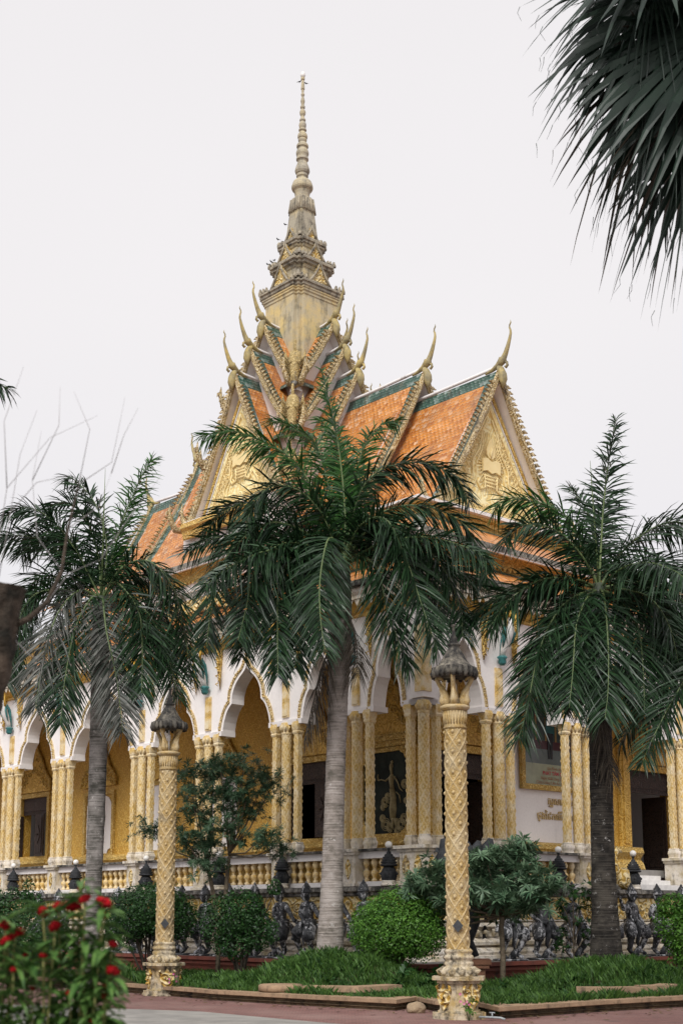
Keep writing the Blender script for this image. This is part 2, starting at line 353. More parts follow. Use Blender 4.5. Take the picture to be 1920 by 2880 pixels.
def m_wallpaper():
    t = NT('stencilled_gold_wall'); uv = t.co.outputs['UV']; sp = t.n('ShaderNodeSeparateXYZ'); t.l(uv, sp.inputs[0])
    p = t.math('FRACT', t.math('ADD', t.math('MULTIPLY', sp.outputs[0], 2.6), t.math('MULTIPLY', sp.outputs[1], 1.7)))
    q = t.math('FRACT', t.math('SUBTRACT', t.math('MULTIPLY', sp.outputs[0], 2.6), t.math('MULTIPLY', sp.outputs[1], 1.7)))
    ln = t.math('MAXIMUM', t.mapr(t.math('ABSOLUTE', t.math('SUBTRACT', p, .5)), .45, .49), t.mapr(t.math('ABSOLUTE', t.math('SUBTRACT', q, .5)), .45, .49))
    vo = t.vor(16, 'F1'); f = t.math('MAXIMUM', ln, t.mapr(vo, .25, .5, 1, 0))
    c = t.mix(f, (.52, .29, .045), (.74, .48, .11)); t.bump(f, .7, .02); return t.fin(c, .5, .4)
MT['wallpaper'] = m_wallpaper()
def m_pavers():
    t = NT('red_brick_pavers'); v = t.vec('Object', (1, 1, 1), rnd=False)
    br = t.n('ShaderNodeTexBrick'); t.l(v, br.inputs['Vector']); br.inputs['Scale'].default_value = 4.5; br.inputs['Mortar Size'].default_value = .018
    br.inputs['Color1'].default_value = (.235, .115, .10, 1); br.inputs['Color2'].default_value = (.165, .085, .078, 1); br.inputs['Mortar'].default_value = (.09, .06, .05, 1)
    c = t.mix(t.mapr(t.noise(.7, 6, .6, v), .42, .7, 0, .6), br.outputs['Color'], (.30, .20, .175))
    c = t.mix(t.mapr(t.noise(2.5, 7, .7, v), .56, .7, 0, .6), c, (.07, .055, .045))
    t.bump(br.outputs['Fac'], -.4, .01); return t.fin(c, .8, .3)
MT['pavers'] = m_pavers()
MT['concrete'] = m_plain('grey_concrete', (.30, .285, .26), (.22, .21, .195), 2, .85, .4, 60, .2)
MT['statue_floor'] = m_plain('weathered_ledge', (.20, .185, .17), (.08, .075, .07), 5, .8, .4, 40)
# ================================================================ temple
TR = R(42.1); TC = (1.97, 32.0, 0.0)
temple = thing('temple', 'large gilded white temple with orange tiled gables and a tall grey spire', 'temple', TC, TR)
def B(m, name, mats, side=None, parent=temple, **k): return m.build(name, mats, parent, side, **k)
SL = [0, 2.37, 5.15, 8.65, 12.05, 16.75, 20.2, 23.7, 26.45, 28.8]
SR = [0, 2.73, 5.87, 10.73, 13.87, 16.6]
CB, CA = 8.3, 14.4
WX, WY = 16.6, 28.8
rng = random.Random(7)
# ---- columns
def lat(p, q):
    a = (p + q) % 1.0; b = (p - q) % 1.0
    line = max(0, 1 - min(abs(a), abs(1 - a), abs(b), abs(1 - b)) / .085)
    d = math.hypot(a - .5, b - .5); boss = max(0, 1 - (d / .17) ** 2); pet = .5 * max(0, 1 - abs(d - .30) / .07) * (0.5 + 0.5 * math.cos(4 * math.atan2(b - .5, a - .5)))
    return line, boss, pet
def column_mesh(square, r, h, nd, hd, amp):
    m = M(); nu, nv = 56, int(h / .035)
    def fn(u, v):
        l, b, p = lat(u * nd, v * h / hd); d = amp * (.55 * l + 1.0 * b + .5 * p)
        a = 2 * PI * u
        if square:
            c, s_ = math.cos(a), math.sin(a); k = 1 / max(abs(c), abs(s_)); k = min(k, 1.30)
            rr = r * k + d
        else: rr = r + d
        return (rr * math.cos(a), rr * math.sin(a), v * h)
    m.grid(nu, nv, fn, 0, uvfn=lambda u, v: (u * nd, v * h / hd)); return m
CH = 2.9
mc_round = column_mesh(False, .128, CH, 5, .32, .026); mc_sq = column_mesh(True, .086, CH, 4, .36, .024)
def add_base(sq):
    m = M()
    prof = [(q[0] * .84, q[1]) for q in [(.19, 0), (.20, .04), (.20, .07), (.175, .09), (.19, .14), (.215, .2), (.20, .26), (.17, .29), (.18, .31), (.165, .34)]]
    if sq: m.lathe([(r * 1.05, z) for r, z in prof], 4, ph=PI / 4, smooth=False)
    else: m.lathe(prof, 20)
    return m
def add_cap(sq):
    m = M()
    prof = [(q[0] * .84, q[1]) for q in [(.16, 0), (.17, .02), (.185, .05), (.165, .07), (.165, .09), (.185, .12), (.205, .20), (.21, .25), (.19, .29), (.17, .33)]]
    if sq: m.lathe([(r * 1.08, z) for r, z in prof], 4, ph=PI / 4, smooth=False)
    else:
        m.lathe([(r, z) for r, z in prof], 20)
        for i in range(10):
            a = 2 * PI * i / 10; m.tube([(.148 * math.cos(a), .148 * math.sin(a), .08), (.182 * math.cos(a), .182 * math.sin(a), .2), (.165 * math.cos(a), .165 * math.sin(a), .28)], [.02, .034, .01], 5)
    return m
protos = {}
for sq, mc in ((False, mc_round), (True, mc_sq)):
    c = B(mc, 'column', MT['column']); b = add_base(sq).build('base', MT['white_mould'], c, loc=(0, 0, -.34)); k = add_cap(sq).build('capital', MT['column'], c, loc=(0, 0, CH - .02))
    protos[sq] = [c, (b, k), False]
def put_col(sq, x, y):
    c, kids, used = protos[sq]
    if used:
        n = clone(c, temple)
        for q in kids: clone(q, n)
    else: n = c; protos[sq][2] = True
    n.location = (x, y, 3.52)
def cluster(side, s, corner=False):
    P = (lambda s, t: (t, s)) if side == 'L' else (lambda s, t: (s, t))
    put_col(False, *P(s, .02))
    put_col(True, *P(s - .45, .04)); put_col(True, *P(s + .45, .04))
put_col(False, -.06, -.06)
put_col(True, .06, .5); put_col(True, .5, .06)
for s in SL[1:7]: cluster('L', s)
put_col(True, .04, SL[7] - .45)
for s in SR[1:4]: cluster('R', s)
# ---- arcade walls with cusped arches
ARCH = [(1.06, 6.7), (1.05, 6.85), (1.0, 7.05), (.93, 7.22), (.86, 7.35), (.76, 7.46), (.655, 7.54), (.65, 7.68), (.63, 7.80), (.59, 7.91), (.52, 8.04), (.42, 8.16), (.31, 8.26), (.20, 8.34), (.11, 8.41), (.05, 8.48), (0, 8.60)]
def arcade(side, S):
    m = M()
    for i in range(len(S) - 1):
        a, b = S[i], S[i + 1]; c = (a + b) / 2; 
        if i == 0: c += .07
        hw = (b - a) / 2 - .69; k = hw / 1.06; zk = 1.0 + max(0, (hw - 1.1)) * .25
        pts = [(w * k, 6.7 + (z - 6.7) * zk) for w, z in ARCH]
        trim = M(); ol = [(c - w, z) for w, z in pts] + [(c + w, z) for w, z in reversed(pts[:-1])]
        ZT = 9.35
        # front and back faces, soffit
        for t in (0.0, .42):
            for sgn in (-1, 1):
                fp = [(c + sgn * w, z) for w, z in pts]; e = a if sgn < 0 else b
                m.add([(e, t, 6.7), (fp[0][0], t, 6.7), (fp[0][0], t, ZT), (e, t, ZT)], [(0, 1, 2, 3)])
                for j in range(len(fp) - 1):
                    (s0, z0), (s1, z1) = fp[j], fp[j + 1]
                    if abs(s1 - s0) < 1e-5: continue
                    m.add([(s0, t, z0), (s1, t, z1), (s1, t, ZT), (s0, t, ZT)], [(0, 1, 2, 3)])
        for j in range(len(ol) - 1):
            (s0, z0), (s1, z1) = ol[j], ol[j + 1]
            m.add([(s0, 0, z0), (s1, 0, z1), (s1, .42, z1), (s0, .42, z0)], [(0, 1, 2, 3)])
        for s0, s1 in ((a, ol[0][0]), (ol[-1][0], b)):
            m.add([(s0, 0, 6.7), (s1, 0, 6.7), (s1, .42, 6.7), (s0, .42, 6.7)], [(0, 1, 2, 3)])
        # flat raised rim round the opening
        for sgn in (-1, 1):
            P = [(w, z) for w, z in pts]
            off = []
            for j, (w, z) in enumerate(P):
                w0, z0 = P[max(j - 1, 0)]; w1, z1 = P[min(j + 1, len(P) - 1)]
                dx, dz = w1 - w0, z1 - z0; L = math.hypot(dx, dz) or 1; off.append((dz / L, -dx / L))
            def ring(d): 
                o = [(max(0.0, w + nx * d), z + nz * d * .9 + (d * 1.1 if j == len(P) - 1 else 0)) for j, ((w, z), (nx, nz)) in enumerate(zip(P, off))]
                for j in range(1, len(o)): o[j] = (min(o[j][0], o[j - 1][0] + .0), max(o[j][1], o[j - 1][1]))
                o[-1] = (0, o[-1][1]); return o
            r0, r1, r2 = ring(.0), ring(.095), ring(.185)
            # smooth outer lines
            for (A_, B_, mt, th) in ((r0, r1, 0, .02), (r1, r2, 1, .05)):
                for j in range(len(A_) - 1):
                    q = [A_[j], A_[j + 1], B_[j + 1], B_[j]]
                    vs = [(c + sgn * w, -th, z) for w, z in q] + [(c + sgn * w, 0.0, z) for w, z in q]
                    (m if mt == 0 else trim).add(vs, [(0, 1, 2, 3), (0, 4, 5, 1), (3, 2, 6, 7)])
            mid = [((a_[0] + b_[0]) / 2, (a_[1] + b_[1]) / 2) for a_, b_ in zip(r1, r2)]
            for j in range(len(mid) - 1):
                n = max(1, int(math.dist(mid[j], mid[j + 1]) / .06))
                for q in range(n):
                    w = lerp(mid[j][0], mid[j + 1][0], (q + .5) / n); z = lerp(mid[j][1], mid[j + 1][1], (q + .5) / n)
                    r_ = rng.uniform(.022, .042); trim.lathe([(.0, -r_), (r_, -.01), (r_, .01), (0, r_)], 6, (c + sgn * (w + rng.uniform(-.03, .03)), -.05, z + rng.uniform(-.02, .02)))
            top = ring(.19)[-1][1]
            trim.add([(c - .05 * (sgn < 0), -.05, top - .04), (c + .05 * (sgn > 0), -.05, top - .04), (c, -.05, top + .26), (c, -.005, top + .2)], [(0, 1, 2), (0, 2, 3), (1, 2, 3)])
        B(trim, 'arch_trim', MT['trim'], side)
    B(m, 'arcade_wall', MT['plaster'], side)
    # lower lip of the wall over the columns
    for i, s in enumerate(S):
        lip = M()
        lo = s - .69 if i else -.06; hi = s + .69 if i < len(S) - 1 else s
        if i == 0: hi = .69
        lip.box(lo, hi, -.06, .44, 6.66, 6.80); B(lip, 'pier_lip', MT['plaster_old'], side)
arcade('L', SL); arcade('R', SR)
# corner pilaster
cp = M(); cp.box(-.14, .3, -.14, .3, 6.81, 9.3); B(cp, 'corner_pilaster', MT['plaster'])
cpp = M(); cpp.box(-.17, .12, -.17, -.141, 6.95, 8.6); cpp.box(-.17, -.141, -.139, .12, 6.95, 8.6); B(cpp, 'gilt_panel', MT['column'])
# ---- gilt panels, brackets and teal figures on each pier
def bracket_mesh():
    m = M(); m.tube([(0, 0, 0), (0, -.03, -.25), (0, -.05, -.6), (0, -.03, -.95), (0, -.01, -1.25)], [.17, .15, .10, .07, .015], 8, 0, .45)
    for i in range(9):
        z = -.1 - i * .12; m.tube([(0, -.08, z), (.07 * (1 if i % 2 else -1), -.12, z - .03), (.02, -.1, z - .1)], [.02, .045 - .003 * i, .008], 5)
    return m
def figure_mesh():
    m = M()   # winged bracket figure: pot, coiled tail, white body, wing and crown
    m.lathe([(.06, 0), (.11, .06), (.10, .16), (.14, .2), (.12, .23)], 10, (0, -.16, 0), 1)
    m.tube([(0, -.16, .2), (0, -.22, .4), (0, -.32, .62), (0, -.42, .86), (0, -.44, 1.05), (0, -.46, 1.2)], [.07, .09, .12, .13, .10, .04], 8, 0)
    m.tube([(0, -.12, .25), (.02, -.16, .55), (.02, -.2, .85), (0, -.3, 1.05)], [.05, .07, .06, .03], 6, 1)
    for sg in (-1, 1):
        m.tube([(sg * .1, -.36, .95), (sg * .18, -.42, .8), (sg * .16, -.36, .6), (sg * .1, -.28, .45)], [.05, .06, .05, .015], 6, 1, .5)
        m.tube([(sg * .1, -.42, .98), (sg * .2, -.5, 1.15), (sg * .14, -.46, 1.4)], [.045, .035, .02], 6, 2)
    m.lathe([(.02, 0), (.08, .04), (.085, .12), (.05, .18), (.07, .2), (.03, .28), (0, .4)], 10, (0, -.48, 1.18), 2)
    return m
bp = fp = gp = None
def pier_dress(side, S, n):
    global bp, fp, gp
    for i, s in enumerate(S[:n]):
        if i == 0: continue
        for d in (-.58, .58):
            loc = (s + d, -.04, 9.25)
            if bp is None: bp = bracket_mesh().build('gilt_bracket', MT['gold_frieze'], temple); o = bp
            else: o = clone(bp, temple)
            o.location = loc if side == 'R' else (loc[1], loc[0], loc[2]); o.rotation_euler = (0, 0, 0 if side == 'R' else -PI / 2)
        if fp is None: fp = figure_mesh().build('bracket_figure', [MT['white_paint'], MT['teal'], MT['gold_flat']], temple); o = fp
        else: o = clone(fp, temple)
        o.location = (s, 0, 7.92) if side == 'R' else (0, s, 7.92); o.rotation_euler = (0, 0, 0 if side == 'R' else -PI / 2)
        if gp is None:
            g = M(); g.box(-.13, .13, -.05, -.002, 6.88, 7.86); g.box(-.10, .10, -.07, -.05, 6.92, 7.82); gp = g.build('gilt_panel', MT['column'], temple); o = gp
        else: o = clone(gp, temple)
        o.location = (s, 0, 0) if side == 'R' else (0, s, 0); o.rotation_euler = (0, 0, 0 if side == 'R' else -PI / 2)
pier_dress('L', SL, 8); pier_dress('R', SR, 4)
# ---- rings (cornices, skirts) round the rectangle; inset t, both visible sides mitred
def ring_profile(name, prof, mat, t_lo=0, close=False):
    """prof: list of (t,z); swept along left side (x=t) and right side (y=t), mitred at the near corner"""
    m = M(); n = len(prof)
    vs = [(t, WY - t, z) for t, z in prof] + [(t, t, z) for t, z in prof] + [(WX - t, t, z) for t, z in prof]
    uvs = [(WY - t, z + t) for t, z in prof] + [(t, z + t) for t, z in prof] + [(WX, z + t) for t, z in prof]
    fs = [(k * n + i, k * n + i + 1, (k + 1) * n + i + 1, (k + 1) * n + i) for k in (0, 1) for i in range(n - 1)]
    m.add(vs, fs, 0, uvs); return B(m, name, mat)
ring_profile('gold_cornice', [(.0, 9.16), (-.06, 9.18), (-.06, 9.24), (-.16, 9.30), (-.22, 9.40), (-.30, 9.44), (-.34, 9.50), (-.1, 9.5)], MT['gold_flat'])
ring_profile('carved_cornice', [(-.30, 9.50), (-.42, 9.53), (-.40, 9.62), (-.48, 9.70), (-.46, 9.80), (-.1, 9.8)], MT['white_mould'])
ring_profile('cornice_coping', [(-.40, 9.80), (-.60, 9.82), (-.60, 9.90), (-.52, 9.93), (-.52, 9.99), (.3, 10.02), (.9, 10.06)], MT['coping'])
# hanging carved fringe below the cornice
def fringe(name, side, s0, s1, t, z, step, h, mat, w=None):
    m = M(); k = int((s1 - s0) / step); w = w or step * .46
    for i in range(k):
        c = s0 + (i + .5) * step
        m.add([(c - w, t - .025, z), (c + w, t - .025, z), (c + w * .6, t - .035, z - h * .55), (c, t - .03, z - h), (c - w * .6, t - .035, z - h * .55), (c, t + .02, z - h * .5)], [(0, 1, 2, 4), (4, 2, 3), (0, 4, 5), (1, 5, 2), (4, 3, 5), (3, 2, 5)])
    return B(m, name, mat, side)
fringe('carved_fringe', 'L', -.3, 22, -.36, 9.56, .26, .22, MT['white_mould']); fringe('carved_fringe', 'R', -.3, 16, -.36, 9.56, .26, .22, MT['white_mould'])
ring_profile('upper_band', [(.9, 9.9), (.9, 10.06)], MT['plaster_old'])
ring_profile('gold_frieze', [(.92, 10.05), (.92, 10.2), (.8, 10.24), (.8, 10.3), (.74, 10.32)], MT['gold_frieze'])
def skirt(side, s0, s1, t0, z0, t1, z1, mit0=True, name='skirt_roof', gt=.22, gb=.16):
    """tiled pent roof: eave (t0,z0) up to (t1,z1); mitre at s0 when it is the corner"""
    m = M(); H = math.hypot(t1 - t0, z1 - z0); cuts = [0, gb / H, 1 - gt / H, 1]
    for j in range(3):
        va, vb = cuts[j], cuts[j + 1]
        for (ua, ub, g) in ((0, .3 / (s1 - s0), 1), (.3 / (s1 - s0), 1, 0)):
            q = []; uq = []
            for u, v in ((ua, va), (ub, va), (ub, vb), (ua, vb)):
                t = lerp(t0, t1, v); z = lerp(z0, z1, v) - .10 * math.sin(PI * v); lo = t if mit0 else s0
                s = lerp(lo, s1, u); q.append((s, t, z)); uq.append((s, (1 - v) * H))
            m.add(q, [(0, 1, 2, 3)], 1 if (g and mit0) or j != 1 else 0, uq)
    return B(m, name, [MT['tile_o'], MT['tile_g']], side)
def eave(side, s0, s1, t, z, name='eave_fascia'):
    m = M(); m.box(s0, s1, t - .03, t + .05, z - .20, z - .02); B(m, name, MT['plaster_old'], side)
    d = M(); k = int((s1 - s0) / .13)
    for i in range(k):
        c = s0 + (i + .5) * .13; d.box(c - .045, c + .045, t - .07, t - .031, z - .15, z + .02)
    B(d, 'eave_dentils', MT['grey_cap'], side)
for sd, S in (('L', 22.5), ('R', 16.0)):
    skirt(sd, 0, S, .72, 10.34, 2.8, 11.55); eave(sd, .72, S, .72, 10.34)
    skirt(sd, 0, S, 2.15, 12.02, 4.5, 13.4); eave(sd, 2.15, S, 2.15, 12.02)
ring_profile('gold_frieze', [(2.8, 11.4), (2.8, 11.62), (2.74, 11.64), (2.70, 11.80), (2.55, 11.86), (2.5, 11.92), (2.3, 11.96)], MT['gold_frieze'])
fringe('gold_fringe', 'L', 3, 22, 2.7, 11.66, .22, .14, MT['gold_frieze']); fringe('gold_fringe', 'R', 3, 15, 2.7, 11.66, .22, .14, MT['gold_frieze'])
ring_profile('gold_frieze', [(4.5, 13.3), (4.5, 13.45), (4.42, 13.5), (4.42, 13.62), (4.3, 13.66), (4.3, 13.74)], MT['gold_frieze'])
ring_profile('white_moulding', [(4.3, 13.74), (4.18, 13.76), (4.18, 13.84), (4.4, 13.9), (5.2, 13.95)], MT['plaster_old'])
# raised centre of the left side
m = M(); m.box(11.3, 17.2, 2.6, 5.0, 11.6, 12.95); m.box(11.9, 16.9, 4.8, 6.0, 12.95, 15.9); B(m, 'raised_wall', MT['plaster_old'], 'L')
m = M(); m.extrude_profile([(2.6, 12.55), (2.55, 12.6), (2.52, 12.82), (2.4, 12.9), (2.3, 12.97)], lambda s, t, z: (s, t, z), 11.1, 17.4)
m.extrude_profile([(4.6, 15.1), (4.55, 15.15), (4.5, 15.4), (4.4, 15.5), (4.45, 15.62), (4.45, 15.7), (4.95, 15.75)], lambda s, t, z: (s, t, z), 12.1, 16.6); B(m, 'gold_frieze', MT['gold_frieze'], 'L')
fringe('gold_fringe', 'L', 11.2, 17.3, 2.55, 12.62, .22, .15, MT['gold_frieze'])
skirt('L', 10.9, 17.5, 2.2, 13.1, 4.6, 14.7, False); eave('L', 10.9, 17.5, 2.2, 13.1)
skirt('L', 17.3, 24.6, 3.1, 13.5, 5.5, 15.0, False, gt=.05)
# ---- carved naga lying on the lower skirt
def crocket_line(m, P0, P1, up, side_v, step=.3, h=.26, th=.05, mi=0, curl=.12):
    P0 = Vector(P0); P1 = Vector(P1); d = (P1 - P0); L = d.length; d.normalize(); up = Vector(up).normalized(); sv = Vector(side_v).normalized() * th
    n = int(L / step)
    for i in range(n):
        c = P0 + d * (i + .5) * L / n; w = step * .46
        pts = [c - d * w, c + d * w * .55, c + d * w * .35 + up * h * .45, c - d * curl * .4 + up * h * .7, c - d * curl + up * h * 1.05, c - d * w * 1.0 + up * h * .6, c - d * w * .95 + up * h * .3]
        vs = [p + sv for p in pts] + [p - sv for p in pts]; k = len(pts)
        fs = [(0, 1, 2, 6), (6, 2, 3, 5), (5, 3, 4)] + [(k, k + 6, k + 2, k + 1), (k + 6, k + 5, k + 3, k + 2), (k + 5, k + 4, k + 3)] + [(q, k + q, k + (q + 1) % k, (q + 1) % k) for q in range(k)]
        m.add(vs, fs, mi)
m = M(); m.tube([(-.0 + s, 2.0 + .12 * math.sin(s * 5), 11.32 + .1 * math.sin(s * 7)) for s in np.linspace(10.5, 13.8, 24)], [.05 + .12 * math.sin(PI * i / 23) ** .6 for i in range(24)], 8)
crocket_line(m, (10.6, 1.98, 11.38), (13.6, 1.98, 11.42), (0, -.2, 1), (0, 1, 0), .22, .3, .07); B(m, 'naga_ridge', MT['gold_relief'], 'L')
# ---- roofs
def roof_slope(m, A_, B_, C_, D_, gs0=.42, gs1=.42, gt=.5, gb=.3, sag=.0, nu=6, nv=6):
    """A,B ridge ends; D,C eave ends. orange field with green borders"""
    A_, B_, C_, D_ = map(Vector, (A_, B_, C_, D_)); Lu = (B_ - A_).length; Lv = (D_ - A_).length
    nrm = (B_ - A_).cross(D_ - A_).normalized(); nrm = nrm if nrm.z > 0 else -nrm
    us = sorted(set([0, gs0 / Lu, 1 - gs1 / Lu, 1])); vs_ = sorted(set([0, gt / Lv, 1 - gb / Lv, 1]))
    us = [max(0, min(1, u)) for u in us]; vs_ = [max(0, min(1, v)) for v in vs_]
    def fine(c, n):
        o = []
        for i in range(len(c) - 1):
            k = max(1, int(round((c[i + 1] - c[i]) * n)))
            o += [(lerp(c[i], c[i + 1], q / k), lerp(c[i], c[i + 1], (q + 1) / k), i) for q in range(k)]
        return o
    for u0, u1, iu in fine(us, nu):
        for v0, v1, iv in fine(vs_, nv):
            q = []; uq = []
            for u, v in ((u0, v0), (u1, v0), (u1, v1), (u0, v1)):
                p = A_.lerp(B_, u).lerp(D_.lerp(C_, u), v) - nrm * sag * math.sin(PI * v) ; q.append(p); uq.append((u * Lu, v * Lv))
            m.add(q, [(0, 1, 2, 3)], 0 if (iu == 1 and iv == 1) else 1, uq)
def gable_set(axis, c, e0, e1, half, zr, zf, over=.45, kind='white', ends=(True, True), fz=None):
    """one ridged roof. axis 'a': ridge runs along y at x=CB; 'b': ridge runs along x at y=CA. e0,e1 = end coordinates"""
    def P(s, along, z): return (s, along, z) if axis == 'a' else (along, s, z)
    m = M()
    for sg in (-1, 1):
        roof_slope(m, P(c, e0, zr), P(c, e1, zr), P(c + sg * half, e1, zf), P(c + sg * half, e0, zf), sag=.10 * half / 2)
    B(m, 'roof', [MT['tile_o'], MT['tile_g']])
    rc = M(); rc.tube([P(c, lerp(e0, e1, t), zr + .05 + .10 * (2 * t - 1) ** 4) for t in np.linspace(0, 1, 15)], .055, 6); B(rc, 'ridge_cap', MT['plaster_old'])
    sl = Vector((half, zf - zr)).normalized()
    for end, (e, dr) in enumerate(((e0, 1), (e1, -1))):
        if not ends[end]: continue
        bb = M(); so = M(); tr = M()
        for sg in (-1, 1):
            # bargeboard: slanted board of depth .2, thickness .12, standing just outside the roof edge
            n = 12
            for j in range(n):
                for (w0, w1, t0, t1, mm) in ((-.07, .05, -.10, .02, 0), (-.13, -.071, -.06, .02, 1)):
                    vs = []
                    for v in (j / n, (j + 1) / n):
                        s = c + sg * half * v; z = lerp(zr, zf, v); nx, nz = sg * -sl[1], sl[0]
                        sagv = .10 * half / 2 * math.sin(PI * v)
                        for w, t in ((w0, t0), (w1, t0), (w1, t1), (w0, t1)):
                            vs.append(P(s + nx * (w - sagv), e + dr * t, z + nz * (w - sagv)))
                    bb.add(vs, [(0, 1, 5, 4), (1, 2, 6, 5), (2, 3, 7, 6), (3, 0, 4, 7)] + ([(0, 3, 2, 1)] if j == 0 else []) + ([(4, 5, 6, 7)] if j == n - 1 else []), 0)
            p0 = Vector(P(c + sg * .25, e - dr * .04, zr + .02 - .25 * (zr - zf) / half)); p1 = Vector(P(c + sg * half, e - dr * .04, zf + .05))
            up = Vector(P(sg * -sl[1], 0, sl[0])) ; sv = Vector(P(0, 1, 0))
            crocket_line(bb, p1, p0, up, sv, .19, .19, .04)
            # upturned foot finial
            f = Vector(P(c + sg * half, e - dr * .03, zf)); o_ = Vector(P(sg, 0, 0)); dn = (p1 - p0).normalized()
            bb.tube([f - dn * .2, f + dn * .12, f + dn * .15 + o_ * .25, f + o_ * .5 + Vector((0, 0, .12)), f + o_ * .62 + Vector((0, 0, .45)), f + o_ * .58 + Vector((0, 0, .8))], [.10, .14, .13, .11, .08, .01], 7)
            crocket_line(bb, f + o_ * .3 + Vector((0, 0, -.05)), f + o_ * .72 + Vector((0, 0, .6)), o_ + Vector((0, 0, -.5)), sv, .16, .18, .03)
            # white soffit between board and wall
            q = [P(c, e + dr * .02, zr - .30), P(c, e + dr * over, zr - .30), P(c + sg * half * .5, e + dr * over, (zr + zf) / 2 - .36), P(c + sg * (half - .05), e + dr * over, zf - .22), P(c + sg * (half - .05), e + dr * .02, zf - .22), P(c + sg * half * .5, e + dr * .02, (zr + zf) / 2 - .36)]
            so.add(q, [(0, 1, 2, 5), (5, 2, 3, 4)])
        B(bb, 'bargeboard', MT['barge'])
        ft = zf if fz is None else fz
        so.add([P(c, e + dr * over, zr - .2), P(c + half - .06, e + dr * over, zf - .12), P(c + half - .06, e + dr * over, ft - .3), P(c - half + .06, e + dr * over, ft - .3), P(c - half + .06, e + dr * over, zf - .12)], [(0, 1, 2, 3, 4)])
        B(so, 'gable_wall', MT['plaster'])
        # horn
        H = M(); o_ = -dr
        # chest bulb hanging in front, scroll, and the sickle horn
        def Q(o, z, s=0): return P(c + s, e + o_ * o, zr + z)
        H.tube([Q(.02, .12), Q(.10, .0), Q(.16, -.18), Q(.18, -.36), Q(.18, -.52), Q(.16, -.64)], [.09, .12, .145, .145, .09, .015], 10)
        H.tube([Q(-.55, .04), Q(-.3, .08), Q(-.05, .16), Q(.10, .24), Q(.2, .32), Q(.23, .36), Q(.32, .50), Q(.42, .72), Q(.50, .94), Q(.545, 1.10), Q(.54, 1.22), Q(.50, 1.32), Q(.51, 1.40), Q(.56, 1.47), Q(.55, 1.56)],
               [.03, .06, .09, .125, .15, .10, .082, .066, .052, .042, .034, .029, .026, .021, .005], 9)
        H.tube([Q(.28, .22), Q(.36, .18), Q(.38, .08), Q(.32, .02), Q(.27, .07)], [.03, .045, .05, .045, .03], 7)
        B(H, 'roof_horn', MT['horn'])
    return P
